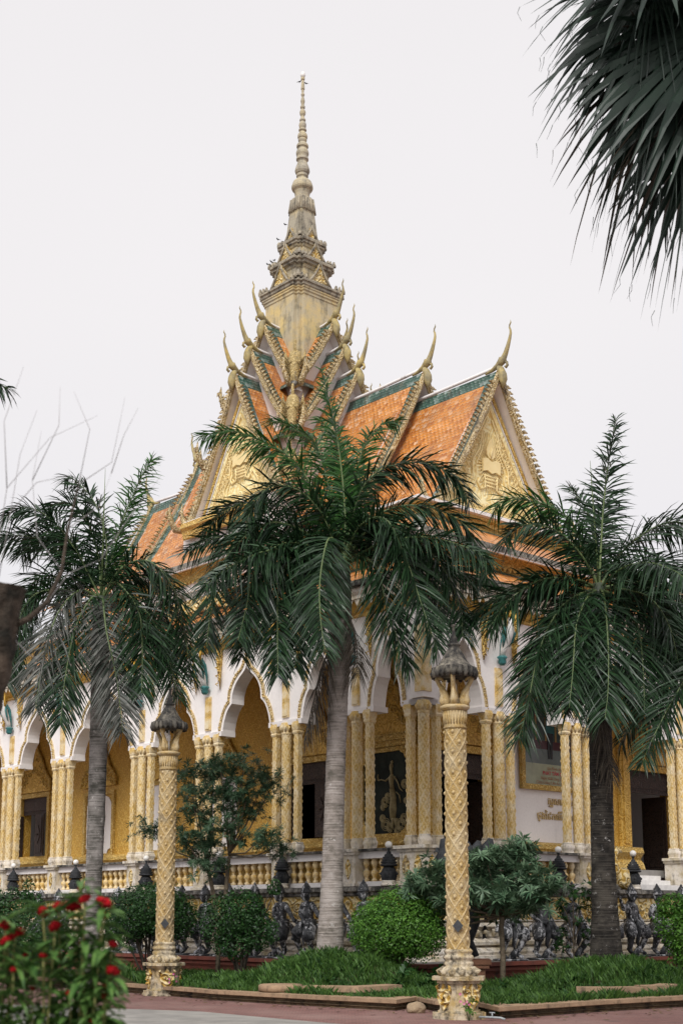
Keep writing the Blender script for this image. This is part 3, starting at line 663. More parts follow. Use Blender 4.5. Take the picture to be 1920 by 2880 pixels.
def pediment(side, c, t, zr, zf, half, book=True):
    """carved gilt pediment in the gable triangle, front plane at t, facing -t"""
    m = M(); fl = M()
    def tri(h, z0, z1, tt, mm, mi=0): mm.add([(c - h, tt, z0), (c + h, tt, z0), (c, tt, z1)], [(0, 1, 2)], mi)
    k = (zr - zf) / half
    def frame(d0, d1, th, mm, mi, base=True):
        # triangular frame between insets d0<d1
        def tr(d): return [(c - (half - d), zf + d * .45), (c + (half - d), zf + d * .45), (c, zf + d * .45 + (half - d) * k)]
        A_, B_ = tr(d0), tr(d1)
        for i in range(3):
            if i == 0 and not base: continue
            j = (i + 1) % 3; q = [A_[i], A_[j], B_[j], B_[i]]
            mm.add([(p, t - th, z) for p, z in q] + [(p, t, z) for p, z in q], [(0, 1, 2, 3), (0, 4, 5, 1), (2, 6, 7, 3)], mi)
    tri(half, zf, zr, t, m, 0)
    frame(.12, .30, .10, m, 1); frame(.32, .40, .07, m, 2); frame(.42, .64, .05, m, 3); frame(.66, .72, .07, m, 4)
    rg = random.Random(3)
    hi = (half - .72); zb = zf + .35; zt = zf + .33 + hi * k
    def T(pts, r, mi=4): m.tube([(c + x, t - .03, z) for x, z in pts], r, 5, mi)
    # lobed inner frame
    lob = []
    for v in np.linspace(0, 1, 22):
        z = lerp(zb + .25, zt - .3, v); w = (zt - z) / k * .72; w *= 1 + .10 * math.sin(v * 17); lob.append((w * .9, z))
    for sg in (-1, 1):
        T([(sg * w, z) for w, z in lob], .035); T([(sg * w * .80, z - .05) for w, z in lob[:-3]], .022)
        for i in range(26):   # scrolls between frames
            v = i / 26; z = lerp(zb + .05, zt - .5, v); w0 = (zt - z) / k; w = w0 * (.78 + .12 * (i % 2)); r0 = (.13 - .05 * v)
            T([(sg * (w + r0 * (1 - q / 16) * math.cos(q * .75 + i)), z + r0 * (1 - q / 16) * math.sin(q * .75 + i)) for q in range(14)], [.022 * (1 - q / 20) for q in range(14)])
    for i in range(9):
        for sg in (-1, 1):
            x = sg * (.25 + i * .16); 
            T([(x + .09 * (1 - q / 14) * math.cos(q * .8), zb + .12 + .09 * (1 - q / 14) * math.sin(q * .8)) for q in range(11)], .018)
    if book:
        bz = lerp(zf, zr, .40)
        for i in range(44):      # rays
            a = PI * 2 * i / 44; r0, r1 = .34, .78 + .12 * math.sin(a) ** 2
            T([(r0 * math.cos(a) * .85, bz + .12 + r0 * math.sin(a)), (r1 * math.cos(a) * .8, bz + .16 + r1 * math.sin(a) * 1.15)], .016, 4)
        pg = [(-.42, .22), (-.2, .26), (0, .17), (0, -.22), (-.2, -.14), (-.40, -.20)]
        for sg in (-1, 1): m.prism([(sg * x, z) for x, z in pg], lambda x, z, d: (c + x, t - d, bz + z), .03, .10, 4)
        m.prism([(0, .98), (-.10, .78), (-.20, .55), (-.18, .38), (-.08, .28), (.08, .28), (.18, .38), (.20, .55), (.10, .78)], lambda x, z, d: (c + x, t - d, bz + z), .02, .07, 4)
        m.tube([(c, t - .07, bz + .30), (c - .06, t - .09, bz + .42), (c + .03, t - .09, bz + .56), (c, t - .07, bz + .7)], [.03, .05, .035, .005], 6, 4)
        for i in range(4): T([(-.34 + .04 * i, bz - .32 - .11 * i), (.34 - .04 * i, bz - .32 - .11 * i)], .035)
        for sg in (-1, 1): T([(sg * .30, bz - .28), (sg * .26, bz - .72), (sg * .5, bz - .8), (sg * .62, bz - .6), (sg * .5, bz - .45)], .04)
    return B(m, 'pediment', [MT['pedi'], MT['gold_frieze'], MT['white_paint'], MT['pedi'], MT['pedi_flat']], side)
# nave, two steps each end
gable_set('a', CB, 7.92, 2 * CA - 7.92, 2.9, 19.95, 14.75, over=.6, fz=13.9)
gable_set('a', CB, 4.58, 2 * CA - 4.58, 3.0, 18.95, 13.85, over=.48, fz=13.9)
pediment('R', CB, 5.03, 18.55, 13.95, 2.86)
m = M(); m.box(CB - 2.6, CB + 2.6, 4.9, WY - 4.9, 13.2, 14.2); B(m, 'nave_wall', MT['plaster_old'])
# crossing, three nested tiers
TIERS = [(1.82, 23.35, 20.5), (2.42, 22.15, 18.35), (3.12, 21.0, 15.9)]
for i, (e, zr, zf) in enumerate(TIERS):
    gable_set('a', CB, CA - e, CA + e, e - .02, zr, zf, over=.38)
    gable_set('b', CA, CB - e, CB + e, (e - .02) if i < 2 else 2.55, zr + .003, zf + .003 + (.15 if i == 2 else 0), over=.38)
    if i < 3:
        m = M(); w = e - .42; m.box(CB - w, CB + w, CA - w, CA + w, zf - 2.4, zf + .1); B(m, 'tier_wall', MT['plaster_old'])
pediment('L', CA, CB - 3.12 + .33, 20.5, 16.05, 2.38, True)
# naga heads at the near corner of the tiers
def naga_head(p, s=1.0):
    d = Vector((-1, -1, 0)).normalized(); p = Vector(p); m = M(); side = Vector((1, -1, 0)).normalized(); z = Vector((0, 0, 1))
    def q(o, h, w=0): return p + d * o * s + z * h * s + side * w * s
    m.tube([q(-.2, .75), q(-.02, .55), q(.14, .32), q(.24, .08), q(.30, -.18), q(.33, -.42), q(.34, -.56), q(.35, -.64)], [.12 * s, .22 * s, .24 * s, .22 * s, .17 * s, .13 * s, .13 * s, .05 * s], 12)
    m.tube([q(.26, -.36), q(.34, -.62), q(.42, -.70), q(.47, -.66)], [.10 * s, .11 * s, .09 * s, .04 * s], 9, 1)
    m.tube([q(.1, .4), q(.14, .75), q(.12, 1.05), q(.10, 1.1)], [.07 * s, .06 * s, .05 * s, .03 * s], 7)
    for w in (-1, 1):
        m.lathe([(0, -.07 * s), (.06 * s, -.03 * s), (.06 * s, .03 * s), (0, .07 * s)], 8, q(.36, .16, w * .16))
        m.tube([q(.30, .22, w * .06), q(.44, .14, w * .12), q(.40, .02, w * .2)], [.02, .035, .02], 5)
        for i in range(5): m.tube([q(.05 - .05 * i, .3 - .12 * i, w * .2), q(.02 - .05 * i, .5 - .12 * i, w * (.34 + .02 * i)), q(.05, .75 - .15 * i, w * (.36 + .03 * i))], [.06 * s, .05 * s, .008], 6)
        for i in range(4): m.tube([q(.30, .10 - .1 * i, w * .10), q(.34, -.02 - .1 * i, w * .22)], [.02, .012], 5)
    return B(m, 'naga_head', [MT['naga'], MT['grey_cap']])
naga_head((CB - 1.88, CA - 1.88, 20.95), 1.0); naga_head((CB - 2.45, CA - 2.45, 18.95), 1.0); naga_head((CB - 3.15, CA - 3.15, 16.6), 1.0)
# ---- tower: redented square tiers
def redent(h, st=.14, n=2):
    """polygon of a square of half-size h whose corners step in n times"""
    q = [(h, h - st * n)]
    for i in range(n): q += [(h - st * (i + 1), h - st * (n - i)), ] if False else []
    pts = []
    for i in range(n + 1):
        x = h - st * i; y = h - st * (n - i)
        pts.append((x, y));
        if i < n: pts.append((x - st, y))
    full = []
    for r in range(4):
        c, s = [(1, 0), (0, 1), (-1, 0), (0, -1)][r]
        full += [(x * c - y * s, x * s + y * c) for x, y in pts]
    return full
def loft(m, levels, mi=0, st=.14):
    rings = []
    for h, z in levels: rings.append([(CB + x, CA + y, z) for x, y in redent(h, st * min(1, h / 1.0))])
    n = len(rings[0]); vs = [p for r in rings for p in r]
    m.add(vs, [(j * n + i, j * n + (i + 1) % n, (j + 1) * n + (i + 1) % n, (j + 1) * n + i) for j in range(len(rings) - 1) for i in range(n)] + [tuple(range(n)), tuple(len(rings) * n - 1 - i for i in range(n))], mi)
m = M(); loft(m, [(1.10, 19.0), (1.10, 24.5), (1.13, 24.54), (1.13, 24.62), (1.17, 24.66), (1.17, 24.72), (1.20, 24.75), (1.20, 24.8)]); B(m, 'tower_shaft', MT['tower_yellow'])
m = M(); loft(m, [(1.2, 24.801), (1.24, 24.84), (1.24, 24.93), (1.29, 24.96), (1.29, 25.03), (1.20, 25.10), (.95, 25.14)]); B(m, 'tower_cornice', MT['tower_grey'])
m = M(); loft(m, [(.84, 25.1), (.80, 25.75), (.84, 25.8), (.86, 25.9)]); B(m, 'tower_storey', MT['stone_tower'])
m = M(); loft(m, [(.88, 25.9), (.95, 25.94), (.95, 26.02), (1.02, 26.05), (1.02, 26.13), (.95, 26.20), (.7, 26.24)]); B(m, 'tower_cornice', MT['tower_grey'])
m = M(); loft(m, [(.68, 26.25), (.62, 26.72), (.66, 26.76), (.68, 26.84)]); B(m, 'tower_storey', MT['stone_tower'])
m = M(); loft(m, [(.68, 26.84), (.73, 26.87), (.73, 26.95), (.78, 26.98), (.78, 27.08), (.72, 27.14), (.55, 27.17)]); B(m, 'tower_cornice', MT['tower_grey'])
m = M(); loft(m, [(.55, 27.15), (.50, 27.4), (.44, 28.0), (.385, 28.55)]); B(m, 'tower_storey', MT['stone_tower'])
m = M(); loft(m, [(.41, 28.5), (.36, 29.0), (.28, 29.12), (.2, 29.15)])
for r in range(4):
    for i in range(5):
        w = -.28 + i * .14; c, s = [(1, 0), (0, 1), (-1, 0), (0, -1)][r]
        for (x0, z0), (x1, z1) in (((.42, 28.45), (.37, 29.0)),):
            m.tube([(CB + x0 * c - w * s, CA + x0 * s + w * c, z0), (CB + x1 * c - w * .85 * s, CA + x1 * s + w * .85 * c, z1)], [.05, .04], 6)
B(m, 'tower_crown', MT['tower_grey'])
# antefixes and miniature gables on each cornice
def leaf_tip(m, p, out, w, h):
    p = Vector(p); o = Vector(out).normalized(); s = o.cross(Vector((0, 0, 1)))
    pr = [(-w, 0), (w, 0), (w * 1.05, h * .25), (w * .6, h * .55), (w * .28, h * .8), (0, h), (-w * .28, h * .8), (-w * .6, h * .55), (-w * 1.05, h * .25)]
    n = len(pr); vs = [p + s * x + Vector((0, 0, z)) + o * .03 for x, z in pr] + [p + s * x + Vector((0, 0, z)) - o * .05 for x, z in pr] + [p + o * .09 + Vector((0, 0, h * .35))]
    m.add(vs, [(i, (i + 1) % n, 2 * n) for i in range(n)] + [tuple(range(n, 2 * n))] + [(i, n + i, n + (i + 1) % n, (i + 1) % n) for i in range(n)])
for (h, z, gh, gw) in ((1.18, 25.10, .80, .50), (.93, 26.20, .66, .42), (.68, 27.13, .50, .30)):
    m = M()
    for r in range(4):
        g = M(); c, s = [(1, 0), (0, 1), (-1, 0), (0, -1)][r]
        def W(x, y, zz): return (CB + x * c - y * s, CA + x * s + y * c, zz)
        o = (c, s, 0)
        for y, hh in ((-h + .05, .34), (-h + .24, .30), (-h * .72 + .1, .28), (h - .05, .34), (h - .24, .30), (h * .72 - .1, .28)): leaf_tip(m, W(h - .05 if abs(y) > h * .7 else h - .05, y, z), o, .07, hh * gh)
        for st_, yy in ((.16, h - .30), (.16, -h + .30)): leaf_tip(m, W(h - st_, yy, z), o, .07, .36 * gh)
        # little flame-edged pediment
        x = h - .12; pr = [(-gw, 0), (-gw * .78, gh * .2), (-gw * .45, gh * .5), (-gw * .2, gh * .78), (0, gh * 1.15), (gw * .2, gh * .78), (gw * .45, gh * .5), (gw * .78, gh * .2), (gw, 0)]
        n = len(pr); vs = [W(x, y, z + q) for y, q in pr] + [W(x - .25, y * .9, z + q * .9) for y, q in pr]
        g.add(vs, [tuple(range(n))] + [(i, n + i, n + i + 1, i + 1) for i in range(n - 1)])
        for sg in (-1, 1): m.tube([W(x + .04, sg * y_, z + q_) for y_, q_ in ((gw * 1.08, .02), (gw * .82, gh * .22), (gw * .48, gh * .54), (gw * .2, gh * .82), (0, gh * 1.25))], [.05, .055, .05, .04, .01], 6)
        m.tube([W(x + .05, -gw * .95, z + .05), W(x + .05, gw * .95, z + .05)], .04, 5); B(g, 'gablet', MT['gold_relief'])
    B(m, 'antefix_row', MT['tower_grey'])
# spire
k = .00428
sp = [(95 + 22, 0)]
prof_px = [(205, 0), (206, 10), (210, 19), (215, 22), (219, 14)]
SPZ = lambda y: float(np.interp(y, [205, 252, 296, 345, 400, 456, 508, 560, 567], [34.5, 33.77, 33.1, 32.35, 31.51, 30.66, 29.87, 29.09, 28.99]))
pts = [(561, 66), (555, 66), (548, 68), (540, 76), (535, 92), (531, 98), (526, 98), (521, 92), (518, 90), (513, 82), (508, 64), (506, 52), (503, 44), (500, 46), (498, 54), (494, 54), (491, 52), (489, 60), (483, 68), (477, 66), (470, 58), (462, 48), (457, 42), (453, 46), (451, 56), (447, 56), (444, 50), (440, 52), (435, 58), (430, 58), (424, 52), (420, 42), (417, 44), (415, 54), (410, 54), (406, 46), (402, 32), (398, 38), (394, 40), (391, 36), (389, 44), (385, 46), (379, 42), (374, 30), (371, 24), (368, 36), (365, 36), (362, 26), (357, 32), (352, 34), (347, 30), (343, 20), (340, 28), (337, 28), (334, 20), (328, 16), (322, 26), (316, 28), (311, 22), (308, 14), (304, 22), (300, 22), (297, 14), (291, 16), (285, 20), (279, 16), (273, 10), (267, 17), (265, 17), (262, 10), (253, 12), (251, 18), (238, 15), (226, 11), (224, 18), (219, 18), (217, 14)]
m = M(); m.lathe([(r * k, SPZ(y)) for y, r in pts], 28, (CB, CA, 0), smooth=False); B(m, 'spire', MT['spire'])
m = M(); m.lathe([(.01, 0), (.07, .02), (.10, .10), (.095, .19), (.05, .26), (0, .27)], 16, (CB, CA, 34.28)); B(m, 'spire_globe', MT['globe'])
# ================================================================ inner walls, doors, pictures
def wall_open(side, name, mat, s0, s1, z0, z1, t, holes, reveal=.35, rev_mat=None):
    m = M(); ss = sorted({s0, s1} | {h[0] for h in holes} | {h[1] for h in holes}); zs = sorted({z0, z1} | {h[2] for h in holes} | {h[3] for h in holes})
    ss = [s for s in ss if s0 <= s <= s1]
    for i in range(len(ss) - 1):
        for j in range(len(zs) - 1):
            cs, cz = (ss[i] + ss[i + 1]) / 2, (zs[j] + zs[j + 1]) / 2
            if any(h[0] < cs < h[1] and h[2] < cz < h[3] for h in holes): continue
            m.add([(ss[i], t, zs[j]), (ss[i + 1], t, zs[j]), (ss[i + 1], t, zs[j + 1]), (ss[i], t, zs[j + 1])], [(0, 1, 2, 3)])
    for a, b, c, d in holes:
        q = [(a, c), (b, c), (b, d), (a, d)]
        for k in range(4):
            (p0, q0), (p1, q1) = q[k], q[(k + 1) % 4]; m.add([(p0, t, q0), (p1, t, q1), (p1, t + reveal, q1), (p0, t + reveal, q0)], [(0, 1, 2, 3)])
    return B(m, name, mat, side)
LH = [(6.0, 7.85, 3.80, 6.0), (21.9, 23.8, 3.80, 6.0)]
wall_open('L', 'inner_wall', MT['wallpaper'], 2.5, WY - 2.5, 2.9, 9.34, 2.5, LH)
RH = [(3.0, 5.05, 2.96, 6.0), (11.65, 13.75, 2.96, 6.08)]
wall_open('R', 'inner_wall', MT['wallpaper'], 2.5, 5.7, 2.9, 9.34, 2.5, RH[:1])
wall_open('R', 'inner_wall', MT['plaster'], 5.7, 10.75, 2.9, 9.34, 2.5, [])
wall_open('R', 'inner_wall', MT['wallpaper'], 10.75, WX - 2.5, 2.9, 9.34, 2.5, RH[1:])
m = M(); m.box(2.9, WX - 2.9, 2.9, WY - 2.9, 2.4, 9.3)
bm_ = M(); bm_.box(5.0, WX - 5, 5.0, WY - 5.0, 2.9, 9.3); B(bm_, 'dark_hall_fill', MT['dark'])  # near-black filler block: the unlit hall's shade put into its colour
m = M(); m.box(.44, WX - .1, .44, WY - .1, 9.36, 9.5); B(m, 'gallery_ceiling', MT['plaster'])
m = M(); m.box(.4, WX - .4, .4, WY - .4, 2.7, 2.9); B(m, 'gallery_floor', MT['concrete'])
m = M(); m.box(WX - .3, WX, .5, WY, 2.3, 9.3); m.box(.5, WX - .31, WY - .3, WY, 2.3, 9.3); B(m, 'rear_wall', MT['plaster'])
# gold base band along the inner walls
for sd, s1, gap in (('L', WY - 2.5, []), ('R', WX - 2.5, [(3.0, 5.05), (11.65, 13.75)])):
    m = M(); s = 2.2; segs = []
    for g in gap: segs.append((s, g[0] - .12)); s = g[1] + .12
    segs.append((s, s1))
    for a, b in segs: m.extrude_profile([(2.2, 2.9), (2.2, 3.2), (2.32, 3.25), (2.32, 3.45), (2.24, 3.5), (2.24, 3.62), (2.36, 3.68), (2.5, 3.7)], lambda s_, t, z: (s_, t, z), a, b)
    B(m, 'gold_dado', MT['gold_frieze'], sd)
def carved_gable(side, c, z, hw, h, t=2.46):
    m = M(); pr = [(-hw, 0), (-hw * .95, h * .2), (-hw * .62, h * .42), (-hw * .4, h * .66), (-hw * .14, h * .84), (0, h * 1.15), (hw * .14, h * .84), (hw * .4, h * .66), (hw * .62, h * .42), (hw * .95, h * .2), (hw, 0)]
    m.prism(pr, lambda x, y, d: (c + x, t - d, z + y), 0, .07, 0)
    for sg in (-1, 1): m.tube([(c + sg * abs(x), t - .08, z + y) for x, y in pr[:6]], [.05, .05, .05, .045, .04, .01], 6, 1)
    for sg in (-1, 1):
        for i in range(9):
            x0 = hw * (.82 - .09 * i); z0 = h * (.12 + .075 * i) * (1 if i % 2 else .6)
            m.tube([(c + sg * (x0 + .14 * (1 - q / 14) * math.cos(q * .7 + i)), t - .085, z + z0 + .13 * (1 - q / 14) * math.sin(q * .7 + i)) for q in range(13)], [.03 * (1 - q / 18) for q in range(13)], 5, 1)
    return B(m, 'carved_gable', [MT['gold_in'], MT['gold_frieze']], side)
def frame_box(side, name, a, b, c, d, w, th, t, mat, parent=temple):
    m = M(); m.box(a - w, a, t - th, t, c - w, d + w); m.box(b, b + w, t - th, t, c - w, d + w); m.box(a, b, t - th, t, d, d + w); m.box(a, b, t - th, t, c - w, c)
    return m.build(name, mat, parent, side)
# windows of the left side: transom panel, open carved shutter
for (a, b, c, d) in LH:
    fr = frame_box('L', 'window', a, b, c, d, .16, .09, 2.49, MT['gold_frieze'])
    m = M(); m.box(a, b, 2.52, 2.58, d - .62, d); m.box(a + .06, b - .06, 2.49, 2.519, d - .5, d - .15); m.build('transom_panel', MT['wood'], fr, 'L')
    m = M()
    x0 = a + .62
    m.box(a + .02, a + .62, 2.30, 2.35, c + .02, d - .66); m.box(a + .1, a + .54, 2.27, 2.299, c + .12, d - .76)
    m.prism([(0, .34), (.18, 0), (0, -.34), (-.18, 0)], lambda x, y, q: (a + .32 + x, 2.27 - q, (c + d - .6) / 2 + y), .001, .03)
    m.lathe([(0, -.03), (.09, 0), (0, .03)], 10, (a + .32, 2.24, (c + d - .6) / 2))
    m.build('shutter', MT['wood'], fr, 'L'); m = M(); m.box(b - .03, b + .02, 1.95, 2.52, c + .02, d - .66); m.build('shutter', MT['wood'], fr, 'L')
    m = M(); m.box(a - .3, b + .3, 2.2, 2.49, c - .28, c - .17); m.build('sill', MT['gold_frieze'], fr, 'L')
    carved_gable('L', (a + b) / 2, d + .2, 1.2, 1.9)
# doors of the right side
for (a, b, c, d) in RH:
    dr = frame_box('R', 'door', a, b, c + .001, d, .10, .10, 2.56, MT['wood'])
    m = M(); m.box(a, b, 2.56, 2.62, d - .62, d); m.box(a + .08, b - .08, 2.53, 2.559, d - .52, d - .14); m.box(a, b, 2.5, 2.559, d - .68, d - .62); m.build('transom_panel', MT['wood'], dr, 'R')
    m = M(); m.box(b - .08, b - .02, 2.6, 3.5, c, d - .7); m.box(b - .11, b - .081, 2.7, 3.4, c + .2, d - .9); m.build('door_leaf', MT['wood'], dr, 'R')
    m = M()
    for q in (-1, 1):
        x0 = a - .62 if q < 0 else b + .12; m.box(x0, x0 + .5, 2.38, 2.49, 3.7, 7.3); m.box(x0 + .12, x0 + .38, 2.34, 2.379, 3.8, 7.2)
    m.box(a - .11, b + .11, 2.36, 2.49, d + .01, d + .2); m.build('door_surround', MT['gold_in'], dr, 'R')
    carved_gable('R', (a + b) / 2, d + .25, 1.35, 2.0)
    if a > 8:
        m = M()
        m.extrude_profile([(2.1, 2.32), (1.9, 2.4), (1.95, 2.7), (2.05, 2.9), (1.92, 3.0), (2.0, 3.2), (2.1, 3.3), (1.95, 3.5), (2.0, 3.66), (2.5, 3.68)], lambda s_, t, z: (s_, t, z), a - 2.0, a - .12)
        m.build('moulded_base', MT['gold_frieze'], dr, 'R')
m = M(); m.box(10.8, 14.8, 3.05, 3.1, 2.95, 7.9); 
# things glimpsed inside the far door
hp = M(); hp.box(11.7, 12.9, 3.6, 3.66, 2.9, 4.2); B(hp, 'blue_cabinet', m_plain('deep_blue', (.01, .07, .16), None, 4, .3, 0), 'R')
hp = M(); hp.box(11.6, 13.0, 4.2, 4.3, 4.3, 6.0); B(hp, 'inner_screen', MT['gold_in'], 'R')
def text(body, size, loc, side, mat, name, parent=temple, ext=.01, align='CENTER', bold=0.0):
    c = bpy.data.curves.new(name, 'FONT'); c.body = body; c.size = size; c.extrude = ext; c.align_x = align; c.offset = bold; c.resolution_u = 3
    o = bpy.data.objects.new(name, c); COL.objects.link(o); bpy.context.view_layer.update()
    me = bpy.data.meshes.new_from_object(o.evaluated_get(bpy.context.evaluated_depsgraph_get())); bpy.data.objects.remove(o)
    me.materials.clear(); me.materials.append(mat)
    n = bpy.data.objects.new(name, me); COL.objects.link(n); n.parent = parent
    if side == 'R': n.location = loc; n.rotation_euler = (PI / 2, 0, 0)
    else: n.location = (loc[1], loc[0], loc[2]); n.rotation_euler = (PI / 2, 0, -PI / 2)
    return n
# framed picture on the white wall
pa, pb_, pc, pd = 6.55, 10.05, 5.34, 7.75
pic = frame_box('R', 'framed_picture', pa, pb_, pc, pd, .15, .12, 2.48, MT['gold_frieze'])
def pic_mat(n, c, r=.25): return m_plain(n, c, None, 3, r, 0)
m = M(); m.box(pa, pb_, 2.44, 2.47, pc, pc + .62); m.build('caption_strip', pic_mat('poster_cream', (.34, .36, .24)), pic, 'R')
m = M(); m.box(pa, pb_, 2.44, 2.47, pc + .62, pc + 1.05); m.build('photo_floor', pic_mat('poster_floor', (.12, .145, .14)), pic, 'R')
m = M(); m.box(pa, pb_, 2.44, 2.47, pc + 1.05, pc + 1.3); m.build('photo_carpet', pic_mat('poster_carpet', (.06, .014, .02)), pic, 'R')
m = M(); m.box(pa, pb_, 2.44, 2.47, pc + 1.3, pd); m.build('photo_hall', pic_mat('poster_hall', (.03, .05, .045)), pic, 'R')
m = M()
for i in range(8): m.box(pa + .08 + i * .45, pa + .16 + i * .45, 2.43, 2.439, pc + 1.3, pd)
m.build('photo_pillars', pic_mat('poster_gold', (.24, .15, .05)), pic, 'R')
for fx, top in ((7.75, 'poster_teal'), (9.0, 'poster_navy')):
    m = M(); m.prism([(-.10, 0), (-.02, 0), (0, .6), (.02, 0), (.10, 0), (.13, .75), (-.13, .75)], lambda x, y, d: (fx + x, 2.425 + d, pc + .78 + y), 0, .006)
    m.prism([(-.13, .76), (.13, .76), (.17, .7), (.21, .75), (.18, 1.2), (.07, 1.33), (-.07, 1.33), (-.18, 1.2), (-.21, .75), (-.17, .7)], lambda x, y, d: (fx + x, 2.42 + d, pc + .78 + y), 0, .006, 1)
    m.lathe([(0, -.1), (.06, -.06), (.075, .02), (.05, .1), (0, .12)], 10, (fx, 2.42, pc + .78 + 1.45), 2)
    m.build('printed_figure', [pic_mat('poster_trousers', (.012, .014, .02)), pic_mat(top, (.02, .10, .10)), pic_mat('poster_skin', (.35, .2, .13))], pic, 'R')
tm = m_plain('caption_brown', (.36, .15, .06), None, 3, .5, 0); tr_ = m_plain('caption_red', (.45, .04, .05), None, 3, .5, 0)
text("Gia Đình ông", .13, (7.95, 2.435, pc + .46), 'R', tm, 'caption', pic, .001)
text("PHÁT TÂM CÚNG DƯỜNG", .15, (8.3, 2.435, pc + .31), 'R', tr_, 'caption', pic, .001, bold=.004)
text("Ngày khởi công 03", .13, (7.8, 2.435, pc + .17), 'R', tm, 'caption', pic, .001)
text("Chùa Giồng Lớn Ao Cây", .13, (7.75, 2.435, pc + .04), 'R', tm, 'caption', pic, .001)
kh = m_plain('gold_letters', (.62, .45, .20), None, 5, .5, .1)
text("គ្រួសារ ឧបាសក", .30, (8.5, 2.47, 4.80), 'R', kh, 'wall_lettering', temple, .015)
text("ថ្ងៃ៩កើតពិសាខ ឆ្នាំ", .30, (8.3, 2.47, 4.36), 'R', kh, 'wall_lettering', temple, .015)
# dark relief panel of a dancing woman
pn = frame_box('L', 'relief_panel', 2.9, 4.7, 3.8, 6.02, .12, .12, 2.49, MT['gold_frieze'])
m = M(); m.box(2.9, 4.7, 2.44, 2.48, 3.8, 6.02); m.build('panel_ground', m_weather('dark_green_ground', (.012, .016, .013), (.03, .038, .03), (.006, .007, .006), (.5, .7), (.45, .65), 2.5, .2), pn, 'L')
m = M(); pc_ = 3.55; zz = 3.9
def F(x, z): return (pc_ - x, 2.42, zz + z)       # x to the viewer's right
m.tube([F(.02, .25), F(.04, .55), F(.06, .85), F(.0, 1.1)], [.09, .13, .15, .12], 10, 0, .35)
m.tube([F(.0, 1.1), F(-.03, 1.22), F(-.02, 1.4), F(-.02, 1.5)], [.10, .085, .11, .05], 10, 0, .4)
m.tube([F(-.03, 1.47), F(-.04, 1.56), F(-.05, 1.63), F(-.05, 1.72), F(-.04, 1.80)], [.04, .045, .065, .06, .03], 9, 0, .5)
m.lathe([(.0, -.04), (.05, 0), (0, .05)], 8, F(-.02, 1.83))
m.tube([F(-.1, 1.42), F(-.28, 1.33), F(-.45, 1.38), F(-.56, 1.36)], [.045, .04, .03, .028], 7, 0, .5)
m.tube([F(-.56, 1.36), F(-.58, 1.46), F(-.575, 1.54)], [.035, .03, .008], 6, 0, .5)
m.tube([F(.08, 1.42), F(.2, 1.25), F(.28, 1.08), F(.38, 1.0)], [.045, .04, .03, .015], 7, 0, .5)
m.tube([F(.04, .3), F(-.02, .12), F(.0, 0)], [.08, .045, .03], 7, 0, .5); m.tube([F(.12, .3), F(.13, .14), F(.1, .04)], [.08, .045, .03], 7, 0, .5)
m.tube([F(.14, 1.0), F(.26, .9), F(.30, .7)], [.03, .05, .01], 6, 0, .4)
for (cx, cz, r) in ((-.28, .15, .17), (-.4, .32, .1), (-.12, .05, .12), (.3, .12, .17), (.42, .28, .13), (.18, -.02, .12), (-.3, .75, .14), (-.2, .9, .1), (-.38, .62, .09), (.45, 1.2, .12), (.5, .75, .08)):
    for i in range(3):
        rr = r * (1 - .3 * i); m.tube([F(cx + rr * math.cos(a), cz + rr * math.sin(a)) for a in np.linspace(-.3, 5.6, 14)], .018 + .006 * i, 5, 0, .6)
m.build('dancer_relief', m_plain('bronze_relief', (.40, .33, .17), (.22, .18, .09), 8, .5, .2), pn, 'L')
for (x, z, a) in ((2.9, 6.02, 0), (4.7, 6.02, 0), (2.9, 3.8, 1), (4.7, 3.8, 1)):
    sx = 1 if x < 3 else -1; sz = 1 if a else -1; m = M()
    m.prism([(0, 0), (sx * .34, 0), (sx * .3, sz * .05), (sx * .2, sz * .09), (sx * .14, sz * .2), (sx * .05, sz * .28), (0, sz * .36)], lambda p, q, d: (x + p, 2.42 - d, z + q), 0, .04)
    m.build('corner_scroll', MT['gold_frieze'], pn, 'L')
m = M(); m.box(2.6, 5.0, 2.3, 2.5, 6.15, 6.5); m.box(2.5, 5.1, 2.22, 2.299, 6.3, 6.42); B(m, 'panel_frieze', MT['gold_frieze'], 'L')
carved_gable('L', 3.8, 6.5, 1.2, 1.9)
# pale memorial boards in gilt frames
def memorial(c, w, z0, z1, oval):
    m = M(); pr = [(-w, z0 + .2), (-w + .2, z0 + .12), (-w + .25, z0), (w - .25, z0), (w - .2, z0 + .12), (w, z0 + .2), (w, z1 - .35), (w * .75, z1 - .1), (w * .3, z1), (-w * .3, z1), (-w * .75, z1 - .1), (-w, z1 - .35)]
    f = frame_box('L', 'memorial_board', c - w - .05, c + w + .05, z0, z1, .14, .08, 2.49, MT['gold_frieze'])
    m.prism(pr, lambda x, z, d: (c + x, 2.46 + d, z), 0, .02); m.build('board', MT['plaster'], f, 'L')
    if oval: 
        g = M(); g.grid(24, 1, lambda u, v: (c + .42 * math.cos(2 * PI * u) * v, 2.44, z0 + 1.25 + .62 * math.sin(2 * PI * u) * v)); g.build('oval_portrait', MT['plaque'], f, 'L')
    return f
mb = memorial(11.4, .95, 3.72, 5.9, False); text("PHẠM THỊ SINH", .24, (11.4, 2.44, 4.0), 'L', kh, 'board_lettering', mb, .005, bold=.004); text("GIA ĐÌNH", .15, (11.4, 2.44, 4.28), 'L', kh, 'board_lettering', mb, .005)
mb = memorial(14.9, .9, 3.75, 5.9, False); mb = memorial(18.35, .8, 3.75, 5.8, True); text("ĐÔNG", .2, (18.35, 2.44, 3.86), 'L', kh, 'board_lettering', mb, .005)
for c_ in (11.4, 14.9, 18.35): carved_gable('L', c_, 6.1, 1.1, 1.7)
